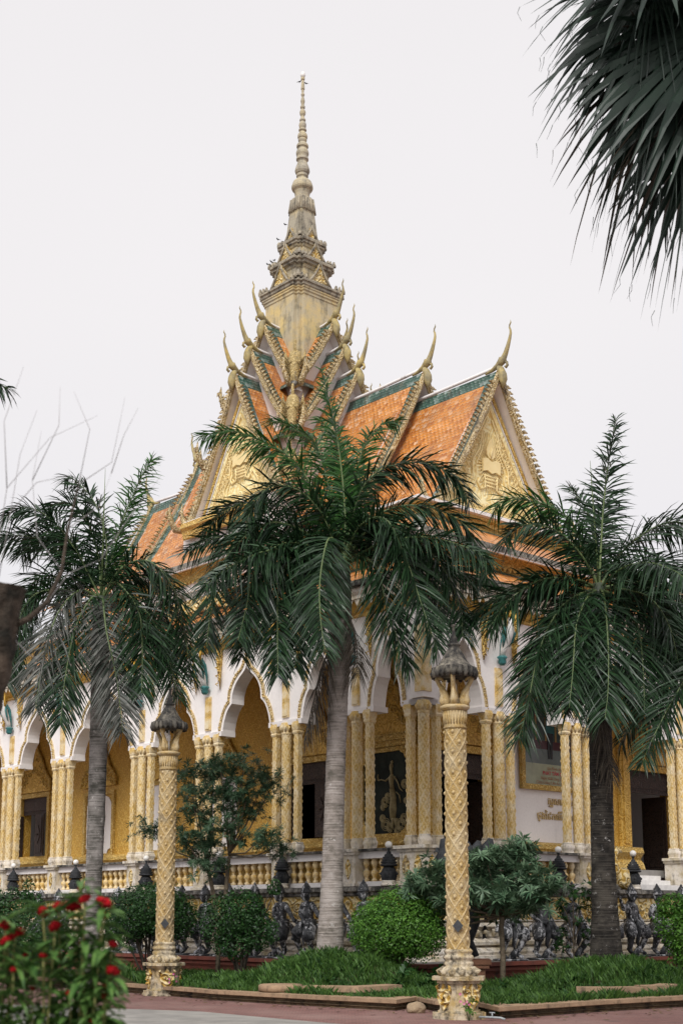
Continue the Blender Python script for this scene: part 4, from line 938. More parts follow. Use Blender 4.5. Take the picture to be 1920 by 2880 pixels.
# ================================================================ platform
ring_profile('platform_coping', [(.5, 2.34), (-.42, 2.31), (-.60, 2.30), (-.62, 2.20), (-.54, 2.16), (-.54, 2.10), (-.45, 2.08)], MT['coping'])
ring_profile('platform_relief', [(-.45, 2.08), (-.45, 1.46)], MT['gold_relief'])
ring_profile('platform_mouldings', [(-.45, 1.46), (-.58, 1.43), (-.62, 1.36), (-.55, 1.32), (-.50, 1.28), (-.50, 1.10), (-.58, 1.06), (-.66, 1.0), (-.66, .93), (-.56, .90), (-.66, .84), (-.74, .76), (-.72, .70), (-.84, .68), (-.86, .585)], MT['white_mould'])
ring_profile('ledge_floor', [(-.5, .585), (-1.80, .58)], MT['statue_floor'])
ring_profile('red_plinth', [(-1.80, .584), (-1.96, .58), (-1.98, .50), (-1.90, .47), (-1.93, .40), (-1.88, .33), (-1.86, .22), (-1.98, .19), (-2.0, .02), (-2.0, -.3)], MT['terracotta'])
# petals standing in the mouldings and scrolls on the relief band
for sd in (0, 1):
    m = M(); m.box(-.44, 15 if sd == 0 else 20.5, -.475, -.452, 1.5, 2.07, 0); m.box(-.44, 15 if sd == 0 else 20.5, -.53, -.476, 1.48, 1.52, 1); m.box(-.44, 15 if sd == 0 else 20.5, -.53, -.476, 1.12, 1.30, 1)
    if sd: m.v = [(t, a, z) for a, t, z in m.v]
    for i in range(70):
        s = -.5 + i * .3
        def W(a, t, z): return (a, t, z) if sd == 0 else (t, a, z)
        if sd == 0 and s > 15: continue
        rr = .10 + .05 * math.sin(i * 2.3)
        for q0, zc in ((0, 1.88), (1, 1.62)):
            m.tube([W(s + .12 * q0 + rr * (1 - q / 13) * math.cos(q * .8 + i), -.48, zc + rr * (1 - q / 13) * math.sin(q * .8 + i)) for q in range(12)], [.028 * (1 - q / 16) for q in range(12)], 5, 0)
        m.tube([W(s + .15, -.52, 1.30), W(s + .15, -.60, 1.22), W(s + .15, -.55, 1.12)], [.09, .10, .02], 6, 1, .5)
    B(m, 'scroll_frieze', [MT['gold_relief'], MT['white_mould']])
# balustrades
bal_p = M(); bal_p.lathe([(.06, 0), (.075, .02), (.075, .05), (.045, .07), (.05, .11), (.085, .17), (.095, .215), (.08, .26), (.04, .29), (.055, .305), (.04, .32), (.05, .36), (.085, .43), (.09, .48), (.06, .52), (.07, .535), (.07, .56)], 14)
bal_proto = None
def balustrade(side, s0, s1, pitch=.28):
    global bal_proto
    bl = M(); bl.box(s0, s1, -.20, .20, 2.325, 2.44); bl.box(s0, s1, -.17, .17, 3.0, 3.17); o = B(bl, 'balustrade', MT['plaster_old'], side)
    c = M(); c.extrude_profile([(-.17, 3.171), (-.27, 3.175), (-.27, 3.235), (.3, 3.24)], lambda s, t, z: (s, t, z), s0 - .1, s1 + .1); c.build('rail_cap', MT['coping'], o, side)
    g = M(); g.box(s0, s1, .201, .3, 2.32, 3.17); g.build('back_panel', MT['gold_frieze'], o, side)
    n = max(1, int((s1 - s0) / pitch))
    for i in range(n):
        s = s0 + (i + .5) * (s1 - s0) / n
        if bal_proto is None: bal_proto = bal_p.build('baluster', MT['bal'], o); q = bal_proto
        else: q = clone(bal_proto, o)
        q.location = (s, -.02, 2.441) if side == 'R' else (-.02, s, 2.441)
def pedestal(side, s, w=.24):
    m = M(); m.box(s - w, s + w, -.28, .28, 2.325, 3.17); m.box(s - w - .05, s + w + .05, -.34, .30, 2.3251, 2.40); m.box(s - w - .05, s + w + .05, -.34, .3, 3.10, 3.17); m.box(s - w - .1, s + w + .1, -.38, .3, 3.1701, 3.245)
    o = B(m, 'pedestal', MT['white_mould'], side)
    d = M(); d.prism([(0, .25), (.08, .1), (.085, 0), (.08, -.1), (0, -.25), (-.08, -.1), (-.085, 0), (-.08, .1)], lambda x, z, q: (s + x, -.282 - q, 2.75 + z), 0, .03); d.build('diamond_carving', MT['gold_relief'], o, side)
for i in range(7): balustrade('L', SL[i] + (.42 if i == 0 else .24), SL[i + 1] - .24)
for i in range(1, 8): pedestal('L', SL[i])
for i in range(2): balustrade('R', SR[i] + (.42 if i == 0 else .24), SR[i + 1] - .24)
for s in SR[1:3]: pedestal('R', s)
pedestal('R', 10.55, .42)
balustrade('R', 11.1, 13.6)
m = M(); m.box(-.42, .42, -.42, .42, 2.325, 3.1); m.box(-.48, .48, -.48, .48, 2.3251, 2.42); m.box(-.47, .47, -.47, .47, 3.1, 3.17); m.box(-.54, .54, -.54, .54, 3.1701, 3.25)
o = B(m, 'corner_pedestal', MT['white_mould'])
d = M()
for q in (0, 1):
    for e in (-.2, .2): d.prism([(0, .27), (.1, .1), (.11, 0), (.1, -.1), (0, -.27), (-.1, -.1), (-.11, 0), (-.1, .1)], (lambda x, z, w: (e + x, -.422 - w, 2.76 + z)) if q else (lambda x, z, w: (-.422 - w, e + x, 2.76 + z)), 0, .03)
d.build('diamond_carving', MT['gold_relief'], o)
# stairs up to the gallery between the last pedestals
m = M()
for i in range(4): m.box(6.5, 10.0, -.3 + i * .32, 1.2, 2.32 + i * .14, 2.46 + i * .14)
B(m, 'white_steps', MT['white_paint'])
m = M(); m.tube([(7.2, -.1, 2.4), (7.1, -.15, 2.7), (6.95, -.2, 3.0), (7.0, -.22, 3.25), (7.25, -.2, 3.38), (7.5, -.15, 3.33)], [.20, .22, .18, .13, .09, .03], 10)
crocket_line(m, (6.95, -.2, 2.5), (6.85, -.2, 3.2), (-1, 0, .1), (0, 1, 0), .14, .14, .04)
m.tube([(7.2, -.5, 2.35), (7.0, -.55, 2.5), (7.1, -.5, 2.75), (7.3, -.4, 2.6)], [.14, .2, .16, .08], 9, 0); B(m, 'naga_tail', MT['gold_relief'])

# ================================================================ statues
def skin_mesh(nodes, edges, lev=2):
    names = list(nodes); me = bpy.data.meshes.new('t'); me.from_pydata([nodes[n][:3] for n in names], [(names.index(a), names.index(b)) for a, b in edges], [])
    o = bpy.data.objects.new('t', me); COL.objects.link(o); mod = o.modifiers.new('s', 'SKIN'); mod.use_smooth_shade = True
    for i, n in enumerate(names):
        r = nodes[n][3]; r = r if isinstance(r, tuple) else (r, r); sv = me.skin_vertices[0].data[i]; sv.radius = r; sv.use_root = (i == 0)
    su = o.modifiers.new('u', 'SUBSURF'); su.levels = lev; su.render_levels = lev
    bpy.context.view_layer.update(); r = bpy.data.meshes.new_from_object(o.evaluated_get(bpy.context.evaluated_depsgraph_get())); bpy.data.objects.remove(o)
    return [tuple(v.co) for v in r.vertices], [tuple(p.vertices) for p in r.polygons]
def head_fn(c, s, yaw, pitch=0):
    cy, sy = math.cos(yaw), math.sin(yaw)
    def fn(u, v):
        a = 2 * PI * u; ph = PI * (v - .5); x = math.cos(ph) * math.sin(a); y = -math.cos(ph) * math.cos(a); z = math.sin(ph)
        r = 1.0; front = max(0, -y)
        px, py, pz = x * .80, y * .95, z * 1.15
        if front > .2:
            py -= .34 * math.exp(-(x / .13) ** 2) * math.exp(-((z - .0) / .22) ** 2) * (1 if z < .25 else .5)   # nose
            py += .13 * (math.exp(-((abs(x) - .33) / .15) ** 2) * math.exp(-((z - .22) / .10) ** 2))               # sockets
            py -= .10 * math.exp(-(x / .25) ** 2) * math.exp(-((z + .46) / .07) ** 2) + .08 * math.exp(-(x / .2) ** 2) * math.exp(-((z + .60) / .06) ** 2)
            py -= .10 * math.exp(-(x / .22) ** 2) * math.exp(-((z + .85) / .1) ** 2)
        X, Y, Z_ = px * s, py * s, pz * s
        return (c[0] + X * cy - Y * sy, c[1] + X * sy + Y * cy, c[2] + Z_)
    return fn
def statue_mesh(pose):
    if pose == 'guard':
        N = dict(pel=(0, 0, .74, .135), wa=(0, -.01, .88, (.125, .10)), ch=(0, -.02, 1.07, (.165, .12)), nk=(0, 0, 1.22, .06), hd=(0, -.01, 1.30, .07),
                 sl=(-.18, 0, 1.15, .075), el=(-.29, .03, .93, .058), wl=(-.16, -.17, .80, .042), hl=(-.06, -.22, .77, .05),
                 sr=(.18, 0, 1.15, .075), er=(.31, .02, .96, .058), wr=(.24, -.16, .78, .042), hr=(.17, -.24, .72, .05),
                 pl=(-.11, 0, .69, .115), kl=(-.30, -.18, .47, .10), al=(-.22, -.02, .13, .055), fl=(-.26, -.18, .045, .045),
                 pr=(.11, 0, .69, .115), kr=(.30, -.18, .47, .10), ar=(.22, -.02, .13, .055), fr=(.26, -.18, .045, .045))
        yaw = .0
    elif pose == 'point':
        N = dict(pel=(0, 0, .74, .135), wa=(0, -.01, .88, (.125, .10)), ch=(0, -.02, 1.07, (.165, .12)), nk=(.01, 0, 1.22, .06), hd=(.02, -.01, 1.30, .07),
                 sl=(-.18, 0, 1.15, .075), el=(-.36, -.05, 1.08, .058), wl=(-.52, -.12, 1.22, .042), hl=(-.60, -.14, 1.30, .045),
                 sr=(.18, 0, 1.15, .075), er=(.30, .02, .95, .058), wr=(.24, -.16, .78, .042), hr=(.2, -.24, .70, .05),
                 pl=(-.11, 0, .69, .115), kl=(-.28, -.18, .48, .10), al=(-.16, -.04, .13, .055), fl=(-.2, -.2, .045, .045),
                 pr=(.11, 0, .69, .115), kr=(.32, -.16, .48, .10), ar=(.25, -.02, .13, .055), fr=(.29, -.18, .045, .045))
        yaw = .35
    else:
        N = dict(pel=(0, 0, .76, .13), wa=(-.03, -.01, .90, (.12, .10)), ch=(-.05, -.02, 1.09, (.16, .12)), nk=(-.06, 0, 1.24, .055), hd=(-.07, -.01, 1.32, .065),
                 sl=(-.22, .0, 1.16, .075), el=(-.12, -.16, .98, .055), wl=(.12, -.22, .80, .042), hl=(.22, -.24, .74, .05),
                 sr=(.12, 0, 1.17, .075), er=(.34, -.06, 1.02, .055), wr=(.56, -.12, .86, .042), hr=(.66, -.14, .80, .05),
                 pl=(-.11, 0, .70, .11), kl=(-.20, -.17, .46, .085), al=(-.26, .02, .13, .055), fl=(-.3, -.14, .045, .045),
                 pr=(.11, 0, .70, .11), kr=(.20, -.16, .44, .085), ar=(.12, -.0, .13, .055), fr=(.14, -.17, .045, .045))
        yaw = -.9
    E = [('pel', 'wa'), ('wa', 'ch'), ('ch', 'nk'), ('nk', 'hd'), ('ch', 'sl'), ('sl', 'el'), ('el', 'wl'), ('wl', 'hl'), ('ch', 'sr'), ('sr', 'er'), ('er', 'wr'), ('wr', 'hr'),
         ('pel', 'pl'), ('pl', 'kl'), ('kl', 'al'), ('al', 'fl'), ('pel', 'pr'), ('pr', 'kr'), ('kr', 'ar'), ('ar', 'fr')]
    for q in N:
        x, y, z, r = N[q]; leg = q in ('kl', 'kr', 'al', 'ar', 'fl', 'fr'); kx = 1.15 if leg else 1.08; f = 1.08 if q not in ('nk', 'hd') else 1.1
        N[q] = (x * kx, y * (1.15 if leg else 1), z, (r[0] * f, r[1] * f) if isinstance(r, tuple) else r * f)
    vs, fs = skin_mesh(N, E); m = M(); m.add(vs, fs, 0, None, True)
    hx, hy = N['hd'][0], N['hd'][1]; hc = (hx, hy - .02, 1.385)
    m.grid(36, 26, head_fn(hc, .122, yaw))
    for sg in (-1, 1):
        ex, ey = sg * .102, .0; X = hc[0] + ex * math.cos(yaw); Y = hc[1] + ex * math.sin(yaw)
        m.tube([(X, Y, 1.42), (X + sg * .014, Y, 1.38), (X + sg * .008, Y, 1.33), (X, Y, 1.28)], [.018, .024, .016, .008], 6)
    for q in ('hl', 'hr'):       # fists: five fingers wrapped round a short rod
        p = Vector(N[q][:3]); w = Vector(N['w' + q[1]][:3]); d = (p - w).normalized(); s_ = d.cross(Vector((0, 0, 1))).normalized(); u_ = s_.cross(d)
        for k_ in range(4):
            b = p + d * (.035) + u_ * (.03 - .02 * k_); m.tube([b - d * .02, b + d * .02, b + d * .03 - s_ * .03, b + d * .005 - s_ * .05], [.011, .011, .010, .007], 5)
        m.tube([p + u_ * .03, p + u_ * .05 - s_ * .03, p + u_ * .03 + d * .02 - s_ * .045], [.013, .012, .008], 5)
    body = m
    hdm = M(); hz = 1.43; c = (hc[0], hc[1] + .015, 0)
    hdm.lathe([(r_ * 1.2, hz + (z_ * 1.08)) for r_, z_ in ((.10, 0), (.122, .01), (.122, .03), (.108, .045), (.112, .06), (.10, .075), (.098, .09), (.075, .13), (.078, .14), (.05, .17), (.052, .18), (.028, .205), (.03, .215), (.008, .25), (0, .255))], 16, c)
    for sg in (-1, 1): hdm.tube([(c[0] + sg * .10 * math.cos(yaw), c[1] + sg * .1 * math.sin(yaw), hz - .1), (c[0] + sg * .13 * math.cos(yaw), c[1] + sg * .13 * math.sin(yaw) + .02, hz), (c[0] + sg * .10 * math.cos(yaw), c[1] + .02, hz + .06)], [.008, .028, .008], 6)
    cl = M()      # belt, sash, knee flares, collar
    cl.lathe([(.165, .79), (.19, .81), (.19, .85), (.165, .87)], 18); ft_c = M(); ft_c.lathe([(.10, 1.19), (.135, 1.165), (.15, 1.14), (.10, 1.15)], 16, (N['ch'][0], -.01, 0))
    cl.tube([(0, -.14, .82), (0, -.19, .66), (.01, -.20, .48), (.0, -.16, .32), (.02, -.17, .24)], [.05, .085, .075, .05, .015], 8, 0, .4)
    for sg, kk in ((-1, 'kl'), (1, 'kr')):
        kx, ky, kz = N[kk][:3]
        cl.tube([(sg * .10, 0, .74), ((sg * .1 + kx) / 2, ky / 2, .63), (kx, ky, kz + .06), (kx + sg * .03, ky, kz - .05)], [.15, .17, .155, .12], 12)
        cl.tube([(sg * .15, .06, .8), (sg * .26, .1, .72), (sg * .33, .06, .60), (sg * .40, .04, .62)], [.03, .06, .05, .01], 7, 0, .5)
        ax, ay = N['al' if sg < 0 else 'ar'][:2]; cl.lathe([(.062, .15), (.075, .165), (.075, .19), (.062, .205)], 12, (ax, ay, 0))
        ex, ey, ez = N['el' if sg < 0 else 'er'][:3]
    ft = M(); ft.lathe([(.40, 0), (.41, .02), (.38, .035)], 20, (0, -.06, -.0)); 
    ft.tube([(-.08, -.1, .03), (-.04, -.18, .14), (.05, -.16, .2), (.1, -.1, .12), (.06, -.14, .04)], [.06, .07, .06, .05, .03], 8)
    return body, hdm, cl, ft, ft_c
POSES = {}
def statue(pose, side, s, label, t=-1.32):
    w = Vector((s, t, 0)) if side == 'R' else Vector((t, s, 0)); w = Matrix.Rotation(TR, 3, 'Z') @ w + Vector(TC); rz = TR if side == 'R' else TR - PI / 2
    if pose not in POSES:
        r = thing('guardian_statue', label, 'statue', (w.x, w.y, .584), rz, 'black guardian statues along the temple plinth')
        b, h, c, f, k_ = statue_mesh(pose); k_.build('collar', MT['black_stone'], r)
        b.build('body', MT['black_stone'], r, recalc=False); h.build('headdress', MT['black_stone'], r); c.build('costume', MT['black_stone'], r); f.build('foot_slab', MT['black_stone'], r)
        POSES[pose] = r
    else:
        r = copy_tree(POSES[pose]); r.location = (w.x, w.y, .584); r.rotation_euler = (0, 0, rz); r['label'] = label
    r.scale = (.98, 1.05, 1.1)
    return r
statue('guard', 'R', 1.40, 'black crouching guardian statue just right of the patterned lamp column, fists at its belly')
statue('guard', 'R', 2.60, 'black crouching guardian statue half under the grey green shrub, second from the lamp column')
statue('guard', 'R', 3.80, 'black guardian statue screened by the thin young shrub, holding a staff low')
statue('point', 'R', 5.05, 'black guardian statue mostly hidden by the dark palm trunk on the right')
statue('point', 'R', 6.22, 'black guardian statue in full view right of the dark palm trunk, one arm stretched out')
statue('guard', 'R', 7.38, 'black guardian statue behind the small bush at the right edge, bent knees showing')
statue('guard', 'R', 8.5, 'black guardian statue at the far right edge, almost hidden by the bush')
LB = ['black statue whose crowned head shows just left of the round bright bush', 'black statue right of the central palm trunk leaning with both arms down', 'black pulling statue just left of the central palm trunk, head turned left', 'black pulling statue second left of the central palm trunk, under a green sprig', 'black pulling statue third left of the central palm trunk, tangled in bush leaves']
for i, a in enumerate([.62, 1.62, 2.66, 3.68, 4.68]): statue('pull', 'L', a, LB[i])
LC = ['black statue behind the middle bush, feet showing under it', 'black statue between the middle bush and the left lamp column', 'black statue right beside the left lamp column', 'black statue behind the left lamp column', 'black statue behind the dome shaped dark bush', 'black statue low behind the left part of the dome shaped bush']
for i, a in enumerate([5.75, 6.8, 7.85, 8.9, 9.95, 11.0]): statue('pull', 'L', a, LC[i])
statue('pull', 'L', 14.35, 'dark crowned statue head seen over the red flowers, right one of a pair'); statue('pull', 'L', 15.4, 'dark crowned statue head seen over the red flowers, left one of a pair')
# four-faced head lamps
def face_lamp_parts(root):
    m = M(); m.lathe([(.19, 0), (.20, .03), (.17, .06), (.16, .09), (.18, .12), (.13, .14)], 20); m.build('base', MT['white_mould'], root)
    m = M()
    def fn(u, v):
        a = 2 * PI * u; z = v; q = ((a + PI / 4) % (PI / 2)) - PI / 4      # angle from nearest face centre
        r = .105 + .075 * math.sin(PI * min(1, .15 + v * .9)) ** .6
        x = q / .5
        zz = v * 2 - 1
        r += .050 * math.exp(-(x / .16) ** 2) * math.exp(-((zz + .05) / .22) ** 2) - .022 * math.exp(-((abs(x) - .42) / .2) ** 2) * math.exp(-((zz - .25) / .13) ** 2)
        r += .024 * math.exp(-(x / .3) ** 2) * math.exp(-((zz + .48) / .09) ** 2) + .018 * math.exp(-(x / .4) ** 2) * math.exp(-((zz + .8) / .12) ** 2)
        r += .012 * math.exp(-((abs(x) - .45) / .35) ** 2) * math.exp(-((zz - .45) / .07) ** 2) - .03 * max(0, abs(x) - 1.15)
        return (r * math.cos(a), r * math.sin(a), .12 + .36 * v)
    m.grid(96, 36, fn); m.build('faces', MT['black_lamp'], root)
    m = M(); m.lathe([(.17, .46), (.205, .475), (.21, .50), (.19, .52), (.16, .525), (.195, .545), (.195, .57), (.15, .585), (.175, .605), (.17, .63), (.13, .64), (.15, .66), (.14, .69), (.10, .70), (.11, .72), (.09, .75), (.06, .76), (.055, .80), (.03, .82), (.03, .87), (.05, .88), (.04, .90)], 24); m.build('headdress', MT['black_lamp'], root)
    m = M(); m.lathe([(0, 0)] + [(.088 * math.sin(PI * i / 10), .088 - .088 * math.cos(PI * i / 10)) for i in range(1, 10)] + [(0, .176)], 20, (0, 0, .885)); m.build('globe', MT['globe'], root)
FLP = None
def face_lamp(side, s, label, t=-.42):
    global FLP
    w = Vector((s, t, 0)) if side == 'R' else Vector((t, s, 0)); w = Matrix.Rotation(TR, 3, 'Z') @ w + Vector(TC)
    if FLP is None: FLP = thing('face_lamp', label, 'lamp', (0, 0, 0), TR, 'four faced lamps along the platform edge'); face_lamp_parts(FLP); r = FLP
    else: r = copy_tree(FLP)
    r.location = (w.x, w.y, 2.312); r.rotation_euler = (0, 0, TR - PI / 4 + random.Random(int(s * 10)).uniform(-.2, .2)); r['label'] = label
face_lamp('L', 19.0, 'black four faced lamp with white globe at the far left, before the leftmost balusters')
face_lamp('L', 15.0, 'black four faced lamp with white globe just left of the left palm trunk')
face_lamp('L', 11.05, 'black lamp with white globe rising behind the dome shaped dark bush')
face_lamp('L', 7.5, 'four faced lamp hidden behind the leaves and stems of the lance leaved tree')
face_lamp('L', 4.78, 'pale weathered four faced lamp with white globe left of the central palm trunk')
face_lamp('L', .75, 'black four faced lamp with white globe left of the corner pedestal', -.46)
face_lamp('R', 4.45, 'black four faced lamp with white globe between grey green shrub and dark palm trunk')
face_lamp('R', 7.65, 'black four faced lamp with white globe right of the dark palm trunk')
# ================================================================ patterned lamp columns
def lamp_column(loc, label, rz, lampname='lamp_column'):
    r = thing(lampname, label, 'lamp post', loc, rz, 'patterned lamp columns by the path')
    m = M(); m.box(-.30, .30, -.30, .30, .0, .10)
    for (a, z0, z1) in ((.34, .0, .05), (.32, .05, .1), (.27, .1, .13), (.245, .13, .55), (.28, .55, .60), (.34, .60, .66)):
        m.lathe([(a * 1.30, z0), (a * 1.30, z1)], 8, ph=PI / 8, smooth=False)
    m.build('pedestal', MT['lamp_base'], r)
    c = M()      # carved masks on the pedestal faces
    for k_ in range(4):
        a = PI / 2 * k_
        def Wp(x, z, d): return (math.cos(a) * (.275 + d) - math.sin(a) * x, math.sin(a) * (.275 + d) + math.cos(a) * x, z)
        c.prism([(-.12, .45), (-.05, .47), (0, .56), (.05, .47), (.12, .45), (.15, .35), (.11, .24), (0, .12), (-.11, .24), (-.15, .35)], Wp, .02, .05)
        for sg in (-1, 1):
            c.lathe([(0, -.03), (.035, 0), (0, .03)], 8, Wp(sg * .05, .36, .06)); c.tube([Wp(sg * .03, .42, .05), Wp(sg * .09, .44, .07), Wp(sg * .13, .40, .05)], [.012, .02, .01], 5)
            c.tube([Wp(sg * .14, .42, .02), Wp(sg * .16, .50, .05), Wp(sg * .11, .54, .04)], [.03, .025, .005], 5)
        c.tube([Wp(0, .38, .05), Wp(0, .32, .09), Wp(0, .30, .05)], [.012, .028, .02], 6); c.tube([Wp(-.08, .26, .05), Wp(0, .24, .08), Wp(.08, .26, .05)], [.012, .028, .012], 6)
    c.build('carved_mask', MT['gold_relief'], r)
    b = M(); b.lathe([(.30, .66), (.31, .68), (.28, .71), (.29, .76), (.26, .80), (.225, .82), (.245, .85), (.235, .88), (.215, .90), (.24, .93), (.25, .95), (.235, .98), (.21, 1.0), (.225, 1.03), (.235, 1.05), (.21, 1.08)], 28)
    for i in range(12):
        a = 2 * PI * i / 12; b.tube([(.27 * math.cos(a), .27 * math.sin(a), .68), (.31 * math.cos(a), .31 * math.sin(a), .74), (.25 * math.cos(a), .25 * math.sin(a), .81)], [.05, .06, .01], 6)
    b.build('lotus_base', MT['lamp_base'], r)
    s = M(); Hc = 3.58
    def fn(u, v):
        l, bo, p = lat(u * 5 + .0, v * Hc / .335); l = max(0, l); rr = .168 + .007 * (1 - v) + .020 * l + .034 * bo + .020 * p
        a = 2 * PI * u; return (rr * math.cos(a), rr * math.sin(a), 1.07 + v * Hc)
    s.grid(110, 330, fn, uvfn=lambda u, v: (u * 5, v * Hc / .335)); s.build('shaft', MT['lampcol'], r)
    q = M(); q.lathe([(.185, 4.64), (.20, 4.66), (.18, 4.69), (.18, 4.94)], 28)
    for i in range(24):
        a = 2 * PI * i / 24; q.tube([(.182 * math.cos(a), .182 * math.sin(a), 4.72), (.19 * math.cos(a), .19 * math.sin(a), 4.93)], .014, 5)
    q.lathe([(.19, 4.94), (.24, 4.98), (.245, 5.02), (.20, 5.04)], 28); q.build('capital', MT['lampcol'], r)
    n = M()
    for k_ in range(4):
        a = PI / 2 * k_ + PI / 4
        def Wn(o, z, w=0): return (math.cos(a) * o - math.sin(a) * w, math.sin(a) * o + math.cos(a) * w, z)
        n.tube([Wn(.15, 5.03), Wn(.13, 5.14), Wn(.16, 5.26), Wn(.24, 5.38), Wn(.29, 5.48), Wn(.27, 5.55)], [.07, .065, .045, .038, .04, .04], 8)
        n.tube([Wn(.17, 5.04), Wn(.21, 5.12), Wn(.20, 5.22), Wn(.25, 5.32)], [.05, .055, .035, .006], 7)
        n.tube([Wn(.29, 5.5), Wn(.22, 5.50), Wn(.17, 5.44)], [.04, .035, .012], 6)
    n.build('naga_brackets', MT['lampcol'], r)
    h = M(); h.lathe([(.10, 5.50), (.33, 5.52), (.35, 5.56), (.345, 5.66), (.32, 5.68), (.27, 5.72), (.21, 5.80), (.16, 5.90), (.12, 5.97), (.09, 6.0), (.085, 6.03), (.11, 6.05), (.105, 6.07), (.065, 6.09), (.08, 6.11), (.05, 6.14), (.06, 6.17), (.035, 6.21), (.022, 6.30), (.022, 6.36), (.045, 6.385), (.04, 6.40), (0, 6.41)], 32)
    for i in range(22):
        a = 2 * PI * i / 22; h.tube([(.352 * math.cos(a), .352 * math.sin(a), 5.66), (.362 * math.cos(a), .362 * math.sin(a), 5.56), (.35 * math.cos(a), .35 * math.sin(a), 5.49)], [.03, .045, .03], 6, 0)
    h.build('hood', MT['old_lamp'], r)
    g = M(); g.tube([(0, 0, 5.04), (0, 0, 5.5)], .02, 6); g.lathe([(.02, 0), (.035, .02), (.035, .12), (.02, .16)], 10, (0, 0, 5.26)); g.build('bulb', MT['globe'], r)
    p = M(); dp = Matrix.Rotation(-rz, 3, 'Z') @ (Vector((0, 0, 0)) - Vector((loc[0], loc[1], 0))).normalized()
    si = dp.cross(Vector((0, 0, 1)))
    p.prism([(0, .105), (.085, 0), (0, -.105), (-.085, 0)], lambda x, z, d: tuple(dp * (.215 + d) + si * x + Vector((0, 0, 1.45 + z))), 0, .02); p.build('plaque', MT['plaque'], r)
    return r
lamp_column((1.87, 21.95, 0), 'tall gold lozenge patterned lamp column at the corner of the planter, right of centre', R(35))
lamp_column((-3.66, 28.3, 0), 'gold patterned lamp column with dark hood at the left, beside the dome shaped bush', R(20))
# ---- dark many-headed naga behind the near lamp, on a terracotta pedestal
ng = thing('naga_statue', 'dark stone many headed naga with flared hoods, behind the near lamp column', 'statue', (2.70, 29.2, .1), TR - PI / 4)
m = M(); m.tube([(0, 0, .62), (-.1, .05, 1.0), (.08, .1, 1.4), (0, .05, 1.8), (0, 0, 2.3)], [.24, .22, .20, .24, .34], 14)
for sg in (-1, 1):
    m.tube([(sg * .15, 0, 1.9), (sg * .42, -.02, 2.2), (sg * .50, -.04, 2.6), (sg * .44, -.06, 2.95), (sg * .52, -.1, 3.15)], [.22, .25, .23, .17, .06], 12, 0, .7)
    m.tube([(sg * .15, 0, 2.2), (sg * .26, -.08, 2.6), (sg * .20, -.1, 2.95), (sg * .26, -.14, 3.1)], [.2, .2, .15, .05], 10, 0, .7)
    crocket_line(m, (sg * .62, 0, 2.2), (sg * .60, -.04, 3.0), (sg, 0, .4), (0, 1, 0), .16, .12, .04)
    crocket_line(m, (sg * .30, 0, 1.0), (sg * .38, 0, 1.7), (sg, 0, .4), (0, 1, 0), .16, .12, .04)
m.tube([(0, 0, 2.2), (0, -.1, 2.6), (0, -.12, 2.9), (0, -.25, 3.05)], [.22, .2, .16, .06], 10)
m.build('naga', MT['black_lamp'], ng)
m = M(); m.box(-.34, .34, -.34, .34, -.1, .42); m.box(-.42, .42, -.42, .42, .42, .50); m.box(-.46, .46, -.46, .46, .501, .60); m.box(-.40, .40, -.40, .40, -.1, .08)
m.prism([(0, .36), (.12, .2), (.08, .08), (-.08, .08), (-.12, .2)], lambda x, z, d: (x, -.34 - d, z), .001, .04); m.build('pedestal', MT['terra_pale'], ng)
# ================================================================ ground
def struct(o): o['kind'] = 'structure'; return o
g = M(); g.add([(-300, -60, 0), (300, -60, 0), (300, 500, 0), (-300, 500, 0)], [(0, 1, 2, 3)]); struct(g.build('ground', MT['pavers'], rot=(0, 0, 0)))
g = M(); g.add([(-60, -20, .004), (20, -20, .004), (6, 12, .004), (1.2, 19.6, .004), (-.33, 21.08, .004), (-2.42, 23.48, .004), (-4.73, 24.6, .004), (-60, 52, .004)], [tuple(range(8))]); struct(g.build('path', MT['concrete']))
KX = [-20, -8.41, -5.56, -4.8, -2.92, -2.49, -.58, .92, 1.33, 1.62, 2.3, 2.50, 4.48, 6.12, 14, 24]
KY = [46.5, 33.8, 30.23, 29.46, 27.22, 26.6, 24.86, 23.64, 24.5, 23.3, 22.9, 21.75, 23.45, 24.65, 30, 37.5]
def kerb_y(x): return interp(KX, KY, x)
def sweep(m, path, prof, mi=0, closed=False):
    P = [Vector((x, y, 0)) for x, y in path]; n = len(P); rings = []
    for i, p in enumerate(P):
        a = P[i - 1] if i or closed else P[i]; b = P[(i + 1) % n] if i < n - 1 or closed else P[i]
        d0 = (p - a).normalized() if (p - a).length else (b - p).normalized(); d1 = (b - p).normalized() if (b - p).length else d0
        nn = Vector((-d0.y - d1.y, d0.x + d1.x, 0)); nn = nn.normalized(); k = 1 / max(.45, nn.dot(Vector((-d1.y, d1.x, 0))))
        rings.append([p + nn * t * k + Vector((0, 0, z)) for t, z in prof])
    k = len(prof); vs = [q for r in rings for q in r]
    m.add(vs, [(j * k + i, j * k + i + 1, (j + 1) * k + i + 1, (j + 1) * k + i) for j in range(n - 1) for i in range(k - 1)] + [tuple(range(k)), tuple((n - 1) * k + i for i in range(k))], mi)
KP = [(.05, -.05), (.05, .03), (.0, .05), (.05, .07), (.05, .112), (-.04, .118), (-.05, .128), (-.05, .19), (.26, .20), (.26, -.05)]
m = M(); path = []
for i in range(len(KX) - 1):
    L = math.hypot(KX[i + 1] - KX[i], KY[i + 1] - KY[i]); n = max(1, int(L / 1.3))
    for q in range(n): path.append((lerp(KX[i], KX[i + 1], q / n), lerp(KY[i], KY[i + 1], q / n)))
path.append((KX[-1], KY[-1]))
rk = random.Random(4); path = [(x, y + rk.uniform(-.02, .02)) for x, y in path]
sweep(m, path, KP); 
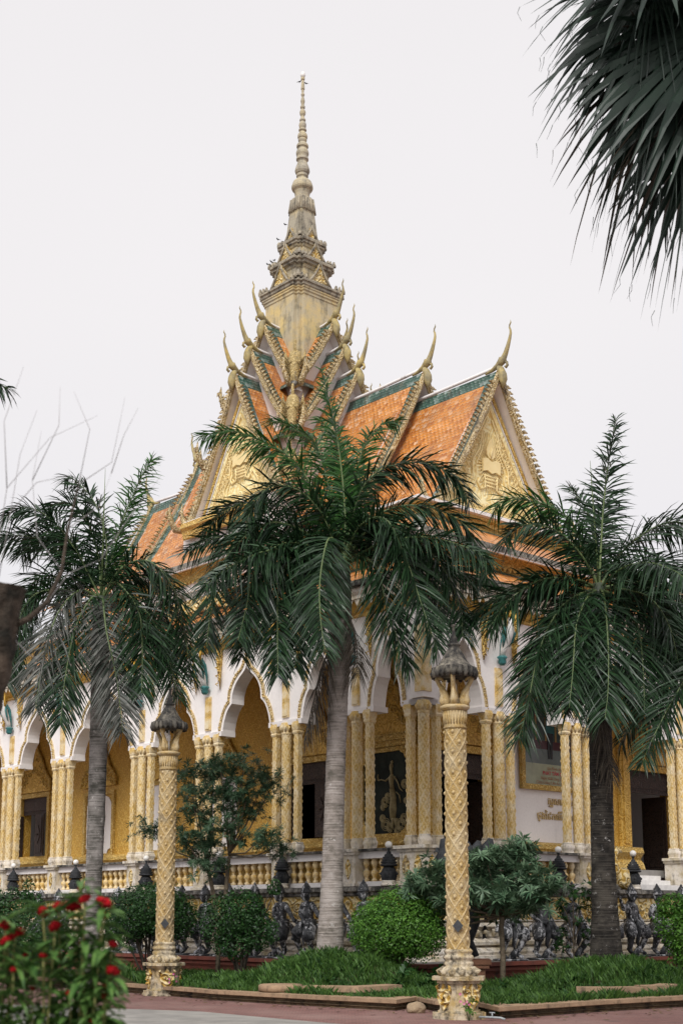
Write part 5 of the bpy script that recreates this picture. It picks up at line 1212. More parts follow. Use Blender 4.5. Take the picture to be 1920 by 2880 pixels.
for i in range(len(m.f)):
    zs = [m.v[q][2] for q in m.f[i]]
    if max(zs) < .12: m.mi[i] = 1
struct(m.build('kerb', [MT['curb'], MT['curb_base']]))
m = M()
m.lathe([(.28, .0), (.28, .15), (.38, .20), (.42, .22), (.42, .32), (.38, .335), (0, .34)], 24, (-1.15, 26.0, 0)); struct(m.build('planting_ring_kerb', MT['curb'])); m = M()
sweep(m, [(-.72, 25.45), (.3, 25.1), (1.1, 25.9)], [(0, 0), (0, .2), (-.05, .23), (-.05, .33), (.3, .335), (.3, 0)])
struct(m.build('planting_ring_kerb', MT['curb'])); m = M()
sweep(m, [(4.25, 24.9), (4.9, 24.8), (5.45, 25.0)], [(0, 0), (0, .2), (-.05, .23), (-.05, .33), (.3, .335), (.3, 0)])
struct(m.build('planting_ring_kerb', MT['curb'])); m = M()
sweep(m, [(5.5, 25.0), (5.95, 25.2), (6.25, 25.8)], [(0, 0), (0, .22), (-.05, .25), (-.05, .35), (.3, .355), (.3, 0)])
struct(m.build('planting_ring_kerb', MT['curb']))
def mound(x, y):
    h = .10
    for cx, cy, r, a in ((-.15, 28.2, 1.55, .64), (5.45, 27.6, 1.55, .58), (-5.4, 29.8, 1.2, .35), (1.2, 27.6, 1.4, .10), (-2.6, 28.2, 1.5, .12)):
        h += a * math.exp(-(((x - cx) ** 2 + (y - cy) ** 2) / (r * r)) ** 1.4)
    return h + .03 * math.sin(x * 3.1 + y) * math.sin(y * 2.7) + .05 * noise.noise(Vector((x * 1.3, y * 1.3, 3)))
m = M(); nx = 120; ny = 60
def sf(u, v):
    x = lerp(-20, 14, u); y0 = kerb_y(x) + .08; y = lerp(y0, max(y0 + 6, 40), v); return (x, y, mound(x, y) - .01 if v > 0.001 else .05)
m.grid(nx, ny, sf, 0); struct(m.build('planter_soil', MT['soil']))
def quads(name, V, mat, parent=None, tri=False):
    """V: (N,k,3) array of separate little faces"""
    V = np.asarray(V, dtype=np.float32); N, k = V.shape[:2]; me = bpy.data.meshes.new(name)
    me.vertices.add(N * k); me.vertices.foreach_set('co', V.reshape(-1)); me.loops.add(N * k); me.loops.foreach_set('vertex_index', np.arange(N * k, dtype=np.int32))
    me.polygons.add(N); me.polygons.foreach_set('loop_start', np.arange(0, N * k, k, dtype=np.int32)); me.polygons.foreach_set('loop_total', np.full(N, k, dtype=np.int32))
    me.update(); me.validate(); me.materials.append(mat); o = bpy.data.objects.new(name, me); COL.objects.link(o)
    if parent: o.parent = parent
    return o
def rosettes(name, centers, per, ll, wd, mat, parent, seed, spread, nl=13, flat=.3):
    rg = np.random.RandomState(seed); V = []
    for c in centers:
        for k in range(per):
            p = np.array(c[:3]) + rg.normal(size=3) * np.array([spread, spread, spread * .65]) * (c[3] if len(c) > 3 else 1)
            ax = rg.normal(size=3) * .55 + np.array([0, 0, 1.0]); ax /= np.linalg.norm(ax)
            for i in range(nl):
                d = rg.normal(size=3); d -= ax * d.dot(ax); d /= np.linalg.norm(d); d = d + ax * rg.uniform(-.2, 1.0); d /= np.linalg.norm(d); s = np.cross(d, ax); s /= np.linalg.norm(s) + 1e-6
                L = ll * rg.uniform(.65, 1.15); w = wd * rg.uniform(.8, 1.2); q1 = p + d * L * .5; tip = p + d * L - np.array([0, 0, .18 * L])
                V.append([p, q1 - s * w, tip, q1 + s * w])
    return quads(name, V, mat, parent)
R_ = np.random.RandomState(11)
bi, ai = np.array([math.cos(TR), math.sin(TR)]), np.array([-math.sin(TR), math.cos(TR)])
def in_building(x, y): 
    dx, dy = x - TC[0], y - TC[1]; b = dx * bi[0] + dy * bi[1]; a = dx * ai[0] + dy * ai[1]; return b > -1.95 and a > -1.95
bl = []
tries = 0
while len(bl) < 90000:
    x = R_.uniform(-9.5, 9); y = kerb_y(x) + .22 + (R_.rand() ** 1.2) * 7.5
    if in_building(x, y) or (2.0 < y and abs(x - 1.9) < .4 and y < 22.6): continue
    if x < -4 and y > 33: continue
    if math.hypot(x + 1.15, y - 26.0) < .42: continue
    cl = noise.noise(Vector((x * 1.6, y * 1.6, 0))) + .6 * noise.noise(Vector((x * 4, y * 4, 9)))
    if cl < -.34 and R_.rand() < .88: continue
    cl = max(cl, -.6); L = (.08 + .10 * R_.rand() ** 2) * (1.1 + .9 * cl); 
    z = mound(x, y); a = R_.rand() * 6.283; t = R_.uniform(.2, .9) * L; w = .008 + .006 * R_.rand()
    ca, sa = math.cos(a), math.sin(a)
    bl.append([(x - sa * w, y + ca * w, z - .02), (x + sa * w, y - ca * w, z - .02), (x + ca * t * .45 + sa * w * .8, y + sa * t * .45 - ca * w * .8, z + L * .65), (x + ca * t, y + sa * t, z + L)])
ll_ = []
for i in range(260):
    x = R_.uniform(-6, 8); y = kerb_y(x) - abs(R_.normal()) * .7 - .03
    if abs(x - 1.87) < .45 and y < 22.5: continue
    a = R_.rand() * 6.28; L = R_.uniform(.03, .09); w = L * .25; c, s = math.cos(a), math.sin(a); ll_.append([(x - c * L, y - s * L, .012), (x + s * w, y - c * w, .02), (x + c * L, y + s * L, .015 + .02 * R_.rand()), (x - s * w, y + c * w, .012)])
tag(quads('fallen_leaf_litter', ll_, m_plain('dry_leaf', (.16, .09, .04), (.07, .06, .02), 3, .8, 0)), 'dry fallen leaves scattered along the kerb', 'leaf litter', kind='stuff')
gc = []
while len(gc) < 420:
    x = R_.uniform(-7, 8); y = kerb_y(x) + .35 + R_.rand() * 6
    if in_building(x, y) or noise.noise(Vector((x * .9, y * .9, 20))) < .02 or math.hypot(x + 1.15, y - 26.0) < .5: continue
    gc.append((x, y, mound(x, y) + .06))
tag(rosettes('ground_cover', gc, 2, .085, .017, MT['bush_d'], None, 31, .07, 10), 'dark leafy ground cover among the grass of the planting bed', 'ground cover', kind='stuff')
tag(quads('grass', bl, MT['grass']), 'dense green grass covering the raised planting bed', 'grass', kind='stuff')
# ================================================================ palms
def catmull(P, n):
    P = [Vector(p) for p in P]; P = [P[0] * 2 - P[1]] + P + [P[-1] * 2 - P[-2]]; out = []
    for i in range(1, len(P) - 2):
        p0, p1, p2, p3 = P[i - 1:i + 3]
        for q in range(n):
            t = q / n; out.append(.5 * ((2 * p1) + (p2 - p0) * t + (2 * p0 - 5 * p1 + 4 * p2 - p3) * t * t + (3 * p1 - p0 - 3 * p2 + p3) * t ** 3))
    out.append(P[-2]); return out
def frond(parent, org, pts, ll, mat, seed, name='frond', dens=1.0, plum=(-50, 52), droop=.36, rad=.032, wd=.0205, rmat=None):
    rg = np.random.RandomState(seed); C_ = catmull([(0, 0, 0)] + pts, 12); n = len(C_)
    L = [0.0]
    for i in range(1, n): L.append(L[-1] + (C_[i] - C_[i - 1]).length)
    tot = L[-1]; Z = Vector((0, 0, 1)); N = int(tot / .0245 * dens); m = M(); O = Vector(org)
    m.tube([O + c for c in C_], [max(.006, rad * (1 - .85 * l / tot)) for l in L], 6, 1)
    V = []; 
    for i in range(N):
        t = .10 + .90 * (i + rg.rand() * .8) / N; s = t * tot; k = min(n - 2, int(np.searchsorted(L, s)) - 1); k = max(0, k); f = (s - L[k]) / max(1e-6, L[k + 1] - L[k])
        p = C_[k].lerp(C_[k + 1], min(1, f)); T = (C_[k + 1] - C_[k]).normalized(); S = T.cross(Z)
        if S.length < .15: S = T.cross(Vector((0, 1, 0)))
        S.normalize(); U = S.cross(T).normalized()
        prof = min(1, .45 + t * 2.0) if t < .3 else 1.0 if t < .65 else 1 - .55 * (t - .65) / .35
        for sg in (-1, 1):
            if rg.rand() < .04: continue
            fi = R(rg.uniform(*plum)); fw = .42 + .6 * t + rg.uniform(-.22, .22)
            d = (T * fw + S * sg * math.cos(fi) + U * math.sin(fi)).normalized(); l = ll * prof * rg.uniform(.82, 1.08); w = wd * rg.uniform(.8, 1.15) * (.7 + .3 * prof)
            sd = d.cross(T).cross(d); 
            if sd.length < .05: sd = U.copy()
            sd = (sd.normalized() * .8 + Vector(rg.uniform(-.5, .5, 3))).cross(d).cross(d); sd = sd.normalized() if sd.length > .01 else U
            dr = droop * rg.uniform(.5, 1.6)
            prev = None
            for u, ww in ((0, .5), (.3, 1), (.68, .8), (1, .05)):
                q = O + p + d * l * u - Z * dr * l * u * u; a, b = q - sd * w * ww, q + sd * w * ww
                if prev: V.append((prev[0], prev[1], b, a))
                prev = (a, b)
    flat = []
    for a, b, c, e in V: flat += [a, b, c, e]
    # one mesh: rachis plus leaflets (joined strips)
    o = len(m.v); m.v += [tuple(p) for p in flat]
    for i in range(len(V)): m.f.append((o + 4 * i, o + 4 * i + 1, o + 4 * i + 2, o + 4 * i + 3)); m.mi.append(0); m.uv.append([(0, 0)] * 4); m.sm.append(False)
    return m.build(name, [mat, rmat or MT['rachis']], parent, recalc=False)
def palm(label, trunk, radii, fr, bark, seed, scale=1.0, grey=(), bright=(), grp='feather palms in front of the temple', dead=(), spear=None, org=None):
    base = trunk[0]; r = thing('palm_tree', label, 'palm tree', (base[0], base[1], base[2] - .15), 0, grp); o0 = Vector((base[0], base[1], base[2] - .15))
    T = catmull(trunk, 8); T = [t - o0 for t in T]; n = len(T); T = [Vector((T[0].x, T[0].y, -.3))] + T; rr = [radii[0]] + [interp(np.linspace(0, 1, len(radii)), radii, i / (n - 1)) for i in range(n)]
    m = M(); kk = int(n * .86)
    rg = random.Random(seed); PR_ = [(Vector(p), q) for p, q in zip(T, rr)]
    fine = [];
    for i in range(kk):
        for q in range(6): fine.append((PR_[i][0].lerp(PR_[i + 1][0], q / 6), lerp(PR_[i][1], PR_[i + 1][1], q / 6) * (1 + rg.uniform(-.022, .022))))
    m.tube([f[0] for f in fine], [f[1] for f in fine], 22); m.build('trunk', bark, r)
    m = M(); m.tube(T[kk - 1:], [rr[kk - 1] * 1.02 * (1 - .5 * ((i) / (n + 1 - kk + 1)) ** 1.5) for i in range(len(T) - kk + 1)], 18); m.build('crownshaft', MT['crownshaft'], r)
    org = (T[-1] - Vector((0, 0, .1))) if org is None else Vector(org)
    for i, (ll, pts) in enumerate(fr):
        mt = MT['frond_grey'] if i in grey else MT['frond_hi'] if i in bright else MT['frond']
        frond(r, org, pts, ll * 1.05 * scale, mt, seed * 50 + i)
    for i, (o_, pts) in enumerate(dead):
        oo = Vector(o_) - o0; frond(r, oo, [Vector(p) - Vector(o_) for p in pts], .55, MT['deadleaf'], seed * 77 + i, 'dead_frond', .8, (-60, 20), .9, .03, .012, MT['deadleaf'])
    if spear: m = M(); m.tube([org, org + Vector(spear) * .5, org + Vector(spear)], [.035, .02, .004], 6); m.build('spear_leaf', MT['rachis'], r)
    return r
PC = [(0.55,[(0.04,0.1,1.17),(-0.08,0.17,2.6),(-0.28,0.24,3.72),(-0.49,0.3,4.68)]),(0.75,[(-0.44,0.22,1.37),(-1.09,0.38,2.51),(-1.87,0.53,3.07),(-2.65,0.67,3.37),(-3.22,0.8,3.29)]),(0.8,[(-0.51,-0.17,1.17),(-1.06,-0.29,1.66),(-1.64,-0.4,1.65),(-2.02,-0.5,1.07),(-2.12,-0.6,0.52)]),(0.75,[(-0.66,-0.28,0.57),(-1.59,-0.48,0.83),(-2.42,-0.66,0.14),(-2.75,-0.84,-0.82),(-2.88,-1.0,-2.04)]),(0.75,[(-0.46,-0.44,0.28),(-1.03,-0.77,0.03),(-1.36,-1.06,-0.75),(-1.37,-1.34,-1.81),(-1.34,-1.6,-2.75)]),(0.75,[(-0.12,-0.61,0.31),(-0.33,-1.06,0.27),(-0.48,-1.46,-0.62),(-0.48,-1.84,-1.47),(-0.38,-2.2,-2.35)]),(0.8,[(0.35,-0.44,0.76),(0.92,-0.77,0.81),(1.34,-1.06,-0.17),(1.63,-1.34,-1.2),(1.94,-1.6,-2.23)]),(0.75,[(0.75,-0.11,1.1),(1.73,-0.19,1.31),(2.61,-0.27,0.89),(2.98,-0.33,0.13),(3.16,-0.4,-0.5)]),(0.75,[(0.36,0.08,1.66),(0.96,0.14,2.29),(1.84,0.2,2.42),(2.52,0.25,2.09),(2.83,0.3,1.56)]),(0.65,[(0.2,0.33,1.65),(0.49,0.57,3.0),(0.95,0.79,3.59),(1.28,1.0,3.71)]),(0.7,[(-0.28,0.46,1.7),(-0.61,0.8,3.0),(-1.2,1.11,3.63),(-1.71,1.4,3.91)]),(0.75,[(-0.68,0.4,1.01),(-1.49,0.69,1.6),(-2.49,0.95,1.68),(-3.24,1.2,1.08)]),(0.75,[(0.6,0.59,0.9),(1.26,1.03,0.86),(1.93,1.43,-0.04),(2.36,1.8,-0.97)]),(0.75,[(-0.27,-0.4,0.13),(-0.8,-0.69,-0.26),(-0.94,-0.95,-1.26),(-1.0,-1.2,-2.53)]),(0.75,[(0.27,-0.33,0.15),(0.73,-0.57,-0.23),(0.95,-0.79,-1.23),(1.38,-1.0,-2.5)]),(0.7,[(-0.6,0.49,0.38),(-1.49,0.86,0.15),(-2.15,1.19,-0.77),(-2.32,1.5,-1.78)]),(0.7,[(0.04,0.66,0.92),(0.29,1.15,2.09),(-0.04,1.59,3.28),(-0.55,2.0,4.14)]),(0.75,[(-0.66,-0.5,0.27),(-1.33,-0.86,0.24),(-1.84,-1.2,-0.39),(-2.03,-1.51,-1.39),(-2.15,-1.8,-2.05)]),(0.75,[(0.59,-0.25,0.74),(1.43,-0.43,0.6),(2.11,-0.6,-0.16),(2.47,-0.75,-1.06),(2.52,-0.9,-1.79)])]
PR = [(0.62,[(0.07,0.03,0.83),(0.16,0.05,1.8),(0.29,0.07,2.69),(0.43,0.08,3.43),(0.52,0.1,3.86)]),(0.72,[(-0.33,-0.14,0.63),(-0.87,-0.24,1.19),(-1.47,-0.33,1.33),(-1.92,-0.42,1.16),(-2.08,-0.5,0.88)]),(0.72,[(-0.25,0.25,0.97),(-0.59,0.43,1.75),(-1.18,0.6,2.11),(-1.78,0.75,2.24),(-2.08,0.9,2.06)]),(0.72,[(-0.54,-0.23,0.15),(-1.3,-0.4,0.09),(-2.0,-0.56,-0.39),(-2.44,-0.7,-1.01)]),(0.75,[(-0.37,-0.24,-0.14),(-0.86,-0.42,-0.47),(-1.27,-0.57,-1.13),(-1.52,-0.72,-1.88),(-1.73,-0.86,-2.79),(-1.94,-1.0,-3.39)]),(0.78,[(-0.0,-0.44,-0.22),(-0.02,-0.77,-0.76),(-0.06,-1.06,-1.63),(-0.15,-1.34,-2.43),(-0.28,-1.6,-3.05)]),(0.75,[(0.36,-0.33,-0.08),(0.93,-0.57,-0.33),(1.27,-0.79,-0.99),(1.4,-1.0,-1.93)]),(0.75,[(0.55,0.26,0.48),(1.21,0.46,0.7),(1.84,0.64,0.66),(2.33,0.8,0.32)]),(0.8,[(0.52,0.28,0.82),(1.24,0.48,1.44),(1.89,0.66,1.68),(2.47,0.84,1.47),(2.81,1.0,0.86)]),(0.75,[(0.27,-0.4,-0.29),(0.63,-0.69,-0.97),(0.66,-0.95,-1.88),(0.6,-1.2,-2.91)]),(0.7,[(-0.36,0.26,-0.13),(-0.74,0.46,-0.95),(-0.81,0.64,-1.78),(-0.76,0.8,-2.38)]),(0.7,[(0.39,0.46,0.55),(1.01,0.8,0.48),(1.52,1.11,-0.25),(1.71,1.4,-1.24)]),(0.65,[(0.03,0.5,1.04),(-0.03,0.87,1.97),(-0.36,1.2,2.66)]),(0.75,[(-0.34,-0.46,-0.31),(-0.65,-0.8,-0.99),(-0.8,-1.11,-1.95),(-0.95,-1.4,-2.8)]),(0.75,[(0.61,0.1,0.14),(1.32,0.17,0.16),(1.93,0.24,-0.37),(2.21,0.3,-1.3)])]
PL = [(0.75,[(0.19,0.17,1.05),(0.39,0.29,1.99),(0.64,0.4,2.75),(0.82,0.5,3.25),(1.0,0.6,3.62)]),(0.75,[(-0.13,0.1,1.12),(-0.51,0.17,2.08),(-0.99,0.24,2.43),(-1.41,0.3,2.21)]),(0.75,[(-0.54,-0.13,1.06),(-1.18,-0.23,1.87),(-1.76,-0.32,2.12),(-2.19,-0.4,1.86)]),(0.75,[(-0.66,0.11,0.7),(-1.25,0.19,1.39),(-1.87,0.27,1.61),(-2.48,0.33,1.6),(-2.81,0.4,1.2)]),(0.8,[(0.33,-0.33,0.34),(0.68,-0.58,0.05),(1.01,-0.8,-0.51),(1.12,-1.0,-1.36),(1.16,-1.2,-2.35)]),(0.8,[(-0.4,-0.28,0.18),(-0.77,-0.48,-0.22),(-0.98,-0.66,-0.84),(-1.11,-0.84,-1.74),(-1.18,-1.0,-2.63)]),(0.75,[(0.05,0.2,1.32),(-0.26,0.34,2.39),(-0.81,0.48,3.05),(-1.05,0.6,3.13)]),(0.75,[(0.46,-0.17,0.71),(1.12,-0.29,0.85),(1.72,-0.4,0.15),(1.99,-0.5,-0.86),(2.14,-0.6,-1.85)]),(0.75,[(0.13,-0.49,-0.12),(0.3,-0.86,-0.93),(0.62,-1.19,-2.11),(0.82,-1.5,-3.25)]),(0.75,[(-0.12,-0.43,-0.02),(-0.4,-0.75,-0.75),(-0.54,-1.03,-1.92),(-0.56,-1.3,-3.06)]),(0.75,[(-0.84,-0.13,0.22),(-1.54,-0.23,0.03),(-1.88,-0.32,-0.9),(-1.98,-0.4,-2.05)]),(0.75,[(0.46,0.33,0.67),(1.09,0.57,0.56),(1.33,0.79,-0.41),(1.41,1.0,-1.39)]),(0.75,[(-0.69,0.33,0.42),(-1.5,0.57,0.73),(-2.03,0.79,0.1),(-2.28,1.0,-0.96)]),(0.7,[(0.21,0.3,0.83),(0.82,0.52,1.75),(1.29,0.71,1.9),(1.78,0.9,1.6)]),(0.75,[(0.58,-0.3,0.01),(1.18,-0.52,-0.45),(1.63,-0.71,-1.39),(1.91,-0.9,-2.38)]),(0.75,[(-0.47,0.4,0.86),(-0.89,0.69,1.63),(-1.71,0.95,1.88),(-2.17,1.2,1.42)])]
TRC=[(-.25,28.7,.6),(-.17,28.7,3.29),(-.09,28.7,5.8),(-.02,28.7,7.54),(.04,28.7,9.32)]
TRR=[(5.41,28,.55),(5.41,28,3.25),(5.45,28,5.87),(5.51,28,8.62)]
TRL=[(-5.54,30,.45),(-5.48,30,2.04),(-5.46,30,5.04),(-5.48,30,7.4),(-5.5,30,8.83)]
def auto_fronds(n, seed, L=3.4, lo=-.5, hi=1.0, az0=0, az1=2 * PI):
    rg = random.Random(seed); out = []
    for i in range(n):
        a = lerp(az0, az1, (i + rg.random() * .6) / n); el = rg.uniform(lo, hi); d = Vector((math.cos(a), math.sin(a), 0)); out.append((.75, [tuple(d * L * u * math.cos(el * (1 - u)) * .95 + Vector((0, 0, L * (math.sin(el) * u * 1.0 - .62 * u * u)))) for u in (.3, .6, .85, 1)]))
    return out
palm('tall palm with pale ringed trunk, the central of three before the temple', TRC, [.30, .235, .215, .21, .215, .24, .22, .2], PC + auto_fronds(5, 5, 3.7, -.1, .9), MT['palm_bark'], 3, 1.12, (), (0, 1, 9, 10, 16), dead=(((-.05, 28.45, 8.0), [(-.34, 28.3, 7.07), (-.61, 28.3, 6.06), (-.79, 28.3, 5.3)]), ((.12, 28.5, 8.2), [(.32, 28.4, 7.4), (.34, 28.4, 6.7)])))
palm('palm with dark wet trunk and brown hanging fronds, at the right', TRR, [.36, .27, .245, .24, .24, .25, .24, .2], PR + auto_fronds(4, 6, 3.0, -.2, .7), MT['palm_bark_d'], 5, 1.22, (), (2,), dead=(((5.4, 27.8, 8.3), [(5.17, 27.65, 8.0), (5.16, 27.6, 6.93), (5.39, 27.6, 5.58), (5.57, 27.6, 4.4)]), ((5.3, 27.8, 8.2), [(5.02, 27.6, 7.7), (4.9, 27.5, 6.91), (4.79, 27.5, 5.94)]), ((5.3, 27.8, 8.1), [(5.15, 27.6, 7.4), (5.1, 27.5, 6.4), (5.2, 27.5, 5.4)])), spear=(-.08, .1, 2.9))
palm('palm with grey trunk and faded grey lower fronds, at the left', TRL, [.24, .19, .185, .20, .205, .20, .19], PL[:13] + PL[14:], MT['palm_bark_l'], 8, 1.12, (5, 8), (0,), spear=(-.02, .1, 3.2))
palm('palm whose dark frond ends alone show at the right edge', [(8.9, 27.6, .2), (8.9, 27.6, 4), (8.8, 27.6, 8.2)], [.3, .24, .22, .2], auto_fronds(11, 21, 3.5), MT['palm_bark_d'], 9, 1.1, grp=None)
palm('palm whose thin frond tips alone show high at the left edge', [(-6.9, 18, 0), (-6.9, 18, 4), (-6.8, 18, 8.4)], [.3, .2, .2, .18], [(.6, [(.8, 0, .9), (1.5, 0, .95), (2.1, 0, .65)])] + auto_fronds(6, 31, 1.9, -.2, 1.0, PI * .7, PI * 1.9), MT['palm_bark_l'], 12, .85, grp=None)
# ---- fan palm close by at the upper right
fpm = thing('fan_palm', 'dark fan palm with drooping pleated leaves hanging in at the upper right', 'palm tree', (3.75, 9.3, 0))
m = M(); m.tube([(0, 0, -.1), (.05, 0, 3), (0, 0, 6.0), (-.1, 0, 8.4)], [.3, .24, .22, .2], 16); m.build('trunk', MT['palm_bark_d'], fpm)
def fan_leaf(hub, axis, up, L, seed, nseg=44, span=235, mat='fan', split=.5, droop=.5, torn=.0):
    rg = np.random.RandomState(seed); hub = Vector(hub) - Vector((3.75, 9.3, 0)); A = Vector(axis).normalized(); U = Vector(up); U = (U - A * U.dot(A)).normalized(); S = A.cross(U); Z = Vector((0, 0, 1))
    m = M(); m.tube([Vector((-.1, 0, 8.3)), (Vector((-.1, 0, 8.3)) + hub) / 2 + Vector((0, 0, .12)), hub], [.04, .03, .022], 7, 1)
    da = R(span) / nseg
    for i in range(nseg):
        a = -R(span) / 2 + (i + .5) * da; l = L * (1 - .22 * abs(a / R(span / 2)) ** 2) * rg.uniform(.88, 1.08); sp = split * rg.uniform(.85, 1.15); dr = droop * rg.uniform(.5, 1.7); tw = rg.uniform(-.25, .25)
        prev = None
        for u in (0.02, .2, sp, sp + .14, sp + .3, .92 if sp < .6 else .97, 1.0):
            w = da * .5 if u <= sp + 1e-6 else da * .5 * max(0, (1 - (u - sp) / (1.001 - sp))) ** .75 * sp / u * 1.0
            base = 0
            row = []
            for kx, (ww, zz) in enumerate(((-w, 0), (0, 1), (w, 0))):
                ang = a + ww + (tw * max(0, u - sp)); R0 = l * u; h = .22 * w * R0 * (1 if zz else -1) * (1.6 if u <= sp else .8)
                q = hub + (A * math.cos(ang) + S * math.sin(ang)) * R0 + U * (h + .10 * l * u * u * math.cos(a)); q = q - Z * (dr * l * max(0, u - sp * .6) ** 1.9 + .10 * l * u * u)
                row.append(q)
            if prev: m.add([prev[0], prev[1], prev[2], row[0], row[1], row[2]], [(0, 1, 4, 3), (1, 2, 5, 4)], 0)
            prev = row
        if rg.rand() < .2:    # loose fibre threads
            q = prev[1]; m.tube([q, q + Vector((rg.uniform(-.03, .01), 0, -.05)), q + Vector((rg.uniform(-.05, .02), 0, -.12))], [.003, .002, .001], 3, 0)
    return m.build('fan_leaf', [MT[mat], MT['rachis']], fpm, recalc=False)
fan_leaf((2.55, 9.0, 8.55), (-1, -.1, -.10), (.1, -.5, .8), 1.2, 1, nseg=36, droop=.8, split=.6)
fan_leaf((2.42, 9.15, 8.35), (-.85, .1, -.45), (-.2, -.7, .5), 1.0, 2, nseg=34, droop=.8, split=.6)
fan_leaf((2.80, 8.8, 8.05), (-.7, -.1, -.8), (-.3, -.8, .4), 1.2, 3, nseg=36, droop=.5, split=.68)
fan_leaf((2.70, 8.85, 7.75), (-.50, -.1, -.9), (-.5, -.7, .2), 1.05, 4, nseg=34, droop=.6, split=.6)
fan_leaf((2.64, 9.3, 8.1), (-.7, .1, -.75), (-.4, .7, .3), 1.0, 5, nseg=34, droop=.8, split=.6)
fan_leaf((2.72, 9.1, 7.40), (-.25, 0, -1), (-.7, -.7, .1), .95, 6, nseg=32, droop=.5, split=.6)
fan_leaf((2.45, 9.4, 8.0), (-.7, .1, -.9), (-.4, .7, .3), .95, 7, nseg=30, mat='deadleaf', droop=.9, split=.4)
fan_leaf((2.85, 9.5, 8.7), (-.8, .3, .3), (0, -.4, 1), 1.1, 8)
fan_leaf((2.68, 9.3, 7.6), (-.45, .1, -1), (-.6, .7, .2), .95, 9, nseg=30, mat='deadleaf', droop=.9, split=.4)
fan_leaf((2.32, 9.3, 8.6), (-.6, .1, -.8), (-.3, -.7, .3), .85, 10, nseg=32, droop=.7, split=.55)
for i_, (hx, hz, ax, az, L_) in enumerate(((2.35, 8.5, -.5, -1, .8), (2.5, 8.15, -.55, -1, .9), (2.62, 7.75, -.4, -1, .9), (2.72, 7.35, -.3, -1, .8))): fan_leaf((hx, 9.05, hz), (ax, -.2, az), (-.7, -.7, .2), L_, 20 + i_, nseg=26, span=150, droop=1.2, split=.35)
fpm.scale = (1.5, 1.5, 1.5); fpm.location = (3.75 * 1.5, 9.3 * 1.5, -.8)
# ================================================================ bushes
def leafblobs(name, blobs, n, size, mat, parent, seed, up=.5, asp=.45, loc=(0, 0, 0), shell=.55):
    """small leaves spread through lumpy blobs; blobs: (x,y,z,rx,ry,rz)"""
    rg = np.random.RandomState(seed); vol = np.array([b[3] * b[4] + b[3] * b[5] for b in blobs]); vol = vol / vol.sum(); V = []
    for bi_, b in enumerate(blobs):
        k = int(n * vol[bi_]); d = rg.normal(size=(k, 3)); d /= np.linalg.norm(d, axis=1)[:, None]
        r = (shell + (1 - shell) * rg.rand(k) ** .6)
        for i in range(k):
            dd = d[i]; lum = 1 + .16 * noise.noise(Vector(dd * 2.6) + Vector((seed, bi_ * 3, 0))) + .12 * noise.noise(Vector(dd * 6.5) + Vector((0, seed, bi_)))
            p = np.array(b[:3]) + dd * np.array(b[3:]) * r[i] * lum
            nv = dd * .8 + rg.normal(size=3) * .55 + np.array([0, 0, up]); nv /= np.linalg.norm(nv)
            t = np.cross(nv, rg.normal(size=3)); t /= np.linalg.norm(t) + 1e-6; s = np.cross(nv, t); L = size * rg.uniform(.6, 1.25)
            V.append([p - t * L * .5, p + s * L * asp * .5, p + t * L * .5 + nv * L * .1, p - s * L * asp * .5])
    return quads(name, V, mat, parent)
def stems(m, base, tops, r0=.03, n=3, seed=1, mi=0):
    rg = random.Random(seed); b = Vector(base)
    for t in tops:
        t = Vector(t); pts = [b + Vector((rg.uniform(-.06, .06), rg.uniform(-.06, .06), 0))]
        for i in range(1, n + 1): u = i / n; pts.append(b.lerp(t, u) + Vector((rg.uniform(-.05, .05), rg.uniform(-.05, .05), .12 * math.sin(PI * u))))
        m.tube(pts, [r0 * (1 - .7 * i / n) for i in range(n + 1)], 6, mi)
def bush(label, c, blobs, n, size, mat, seed, base=None, bark='bark', trunks=9, cat='bush', name='clipped_bush', r0=.03, asp=.5):
    base = base or (c[0], c[1], mound(c[0], c[1]) - .03); r = thing(name, label, cat, base); o = Vector(base)
    bl_ = [(b[0] + c[0] - o.x, b[1] + c[1] - o.y, b[2] + c[2] - o.z, *b[3:]) for b in blobs]
    m = M(); rg = random.Random(seed); stems(m, (0, 0, 0), [(b[0] + rg.uniform(-.5, .5) * b[3], b[1] + rg.uniform(-.4, .4) * b[4], b[2] + rg.uniform(-.2, .4) * b[5]) for b in (bl_ * 20)[:trunks]], r0, 4, seed); m.build('stems', MT[bark], r)
    leafblobs('foliage', bl_, n, size, MT[mat], r, seed, asp=asp); return r
bush('round bright green clipped bush between the central palm and the near lamp column', (1.18, 28.3, 1.42), [(0, 0, 0, 1.0, .95, .78), (-.25, -.1, -.1, .8, .8, .65), (.35, 0, -.15, .68, .8, .6), (0, -.1, .25, .7, .7, .5)], 26000, .062, 'bush', 2, r0=.035)
bush('dark dome shaped clipped bush behind the left lamp column, bare stems below', (-4.35, 30.8, 1.72), [(0, 0, 0, 1.12, .9, .62), (-.5, 0, -.25, .65, .7, .5), (.55, 0, -.2, .65, .7, .5), (.1, -.1, .2, .7, .7, .45)], 17000, .065, 'bush_d', 4, bark='bark_dark', trunks=16)
bush('loose dark green bush between the left lamp column and the central palm', (-2.2, 29.4, 1.5), [(0, 0, .15, .62, .6, .55), (-.4, 0, .0, .5, .5, .6), (.38, 0, -.2, .5, .5, .45), (.2, 0, .35, .35, .4, .3), (.74, 0, .72, .17, .17, .2), (-.1, 0, -.5, .45, .4, .35)], 9000, .07, 'bush_d', 5, bark='bark_dark', trunks=12)
bush('low rounded dark bush behind the red flowers at the left', (-6.9, 30.6, 1.3), [(0, 0, 0, .8, .7, .62), (-.5, 0, -.3, .6, .6, .5), (.3, 0, -.35, .65, .6, .5)], 8000, .07, 'bush_d', 6, bark='bark_dark')
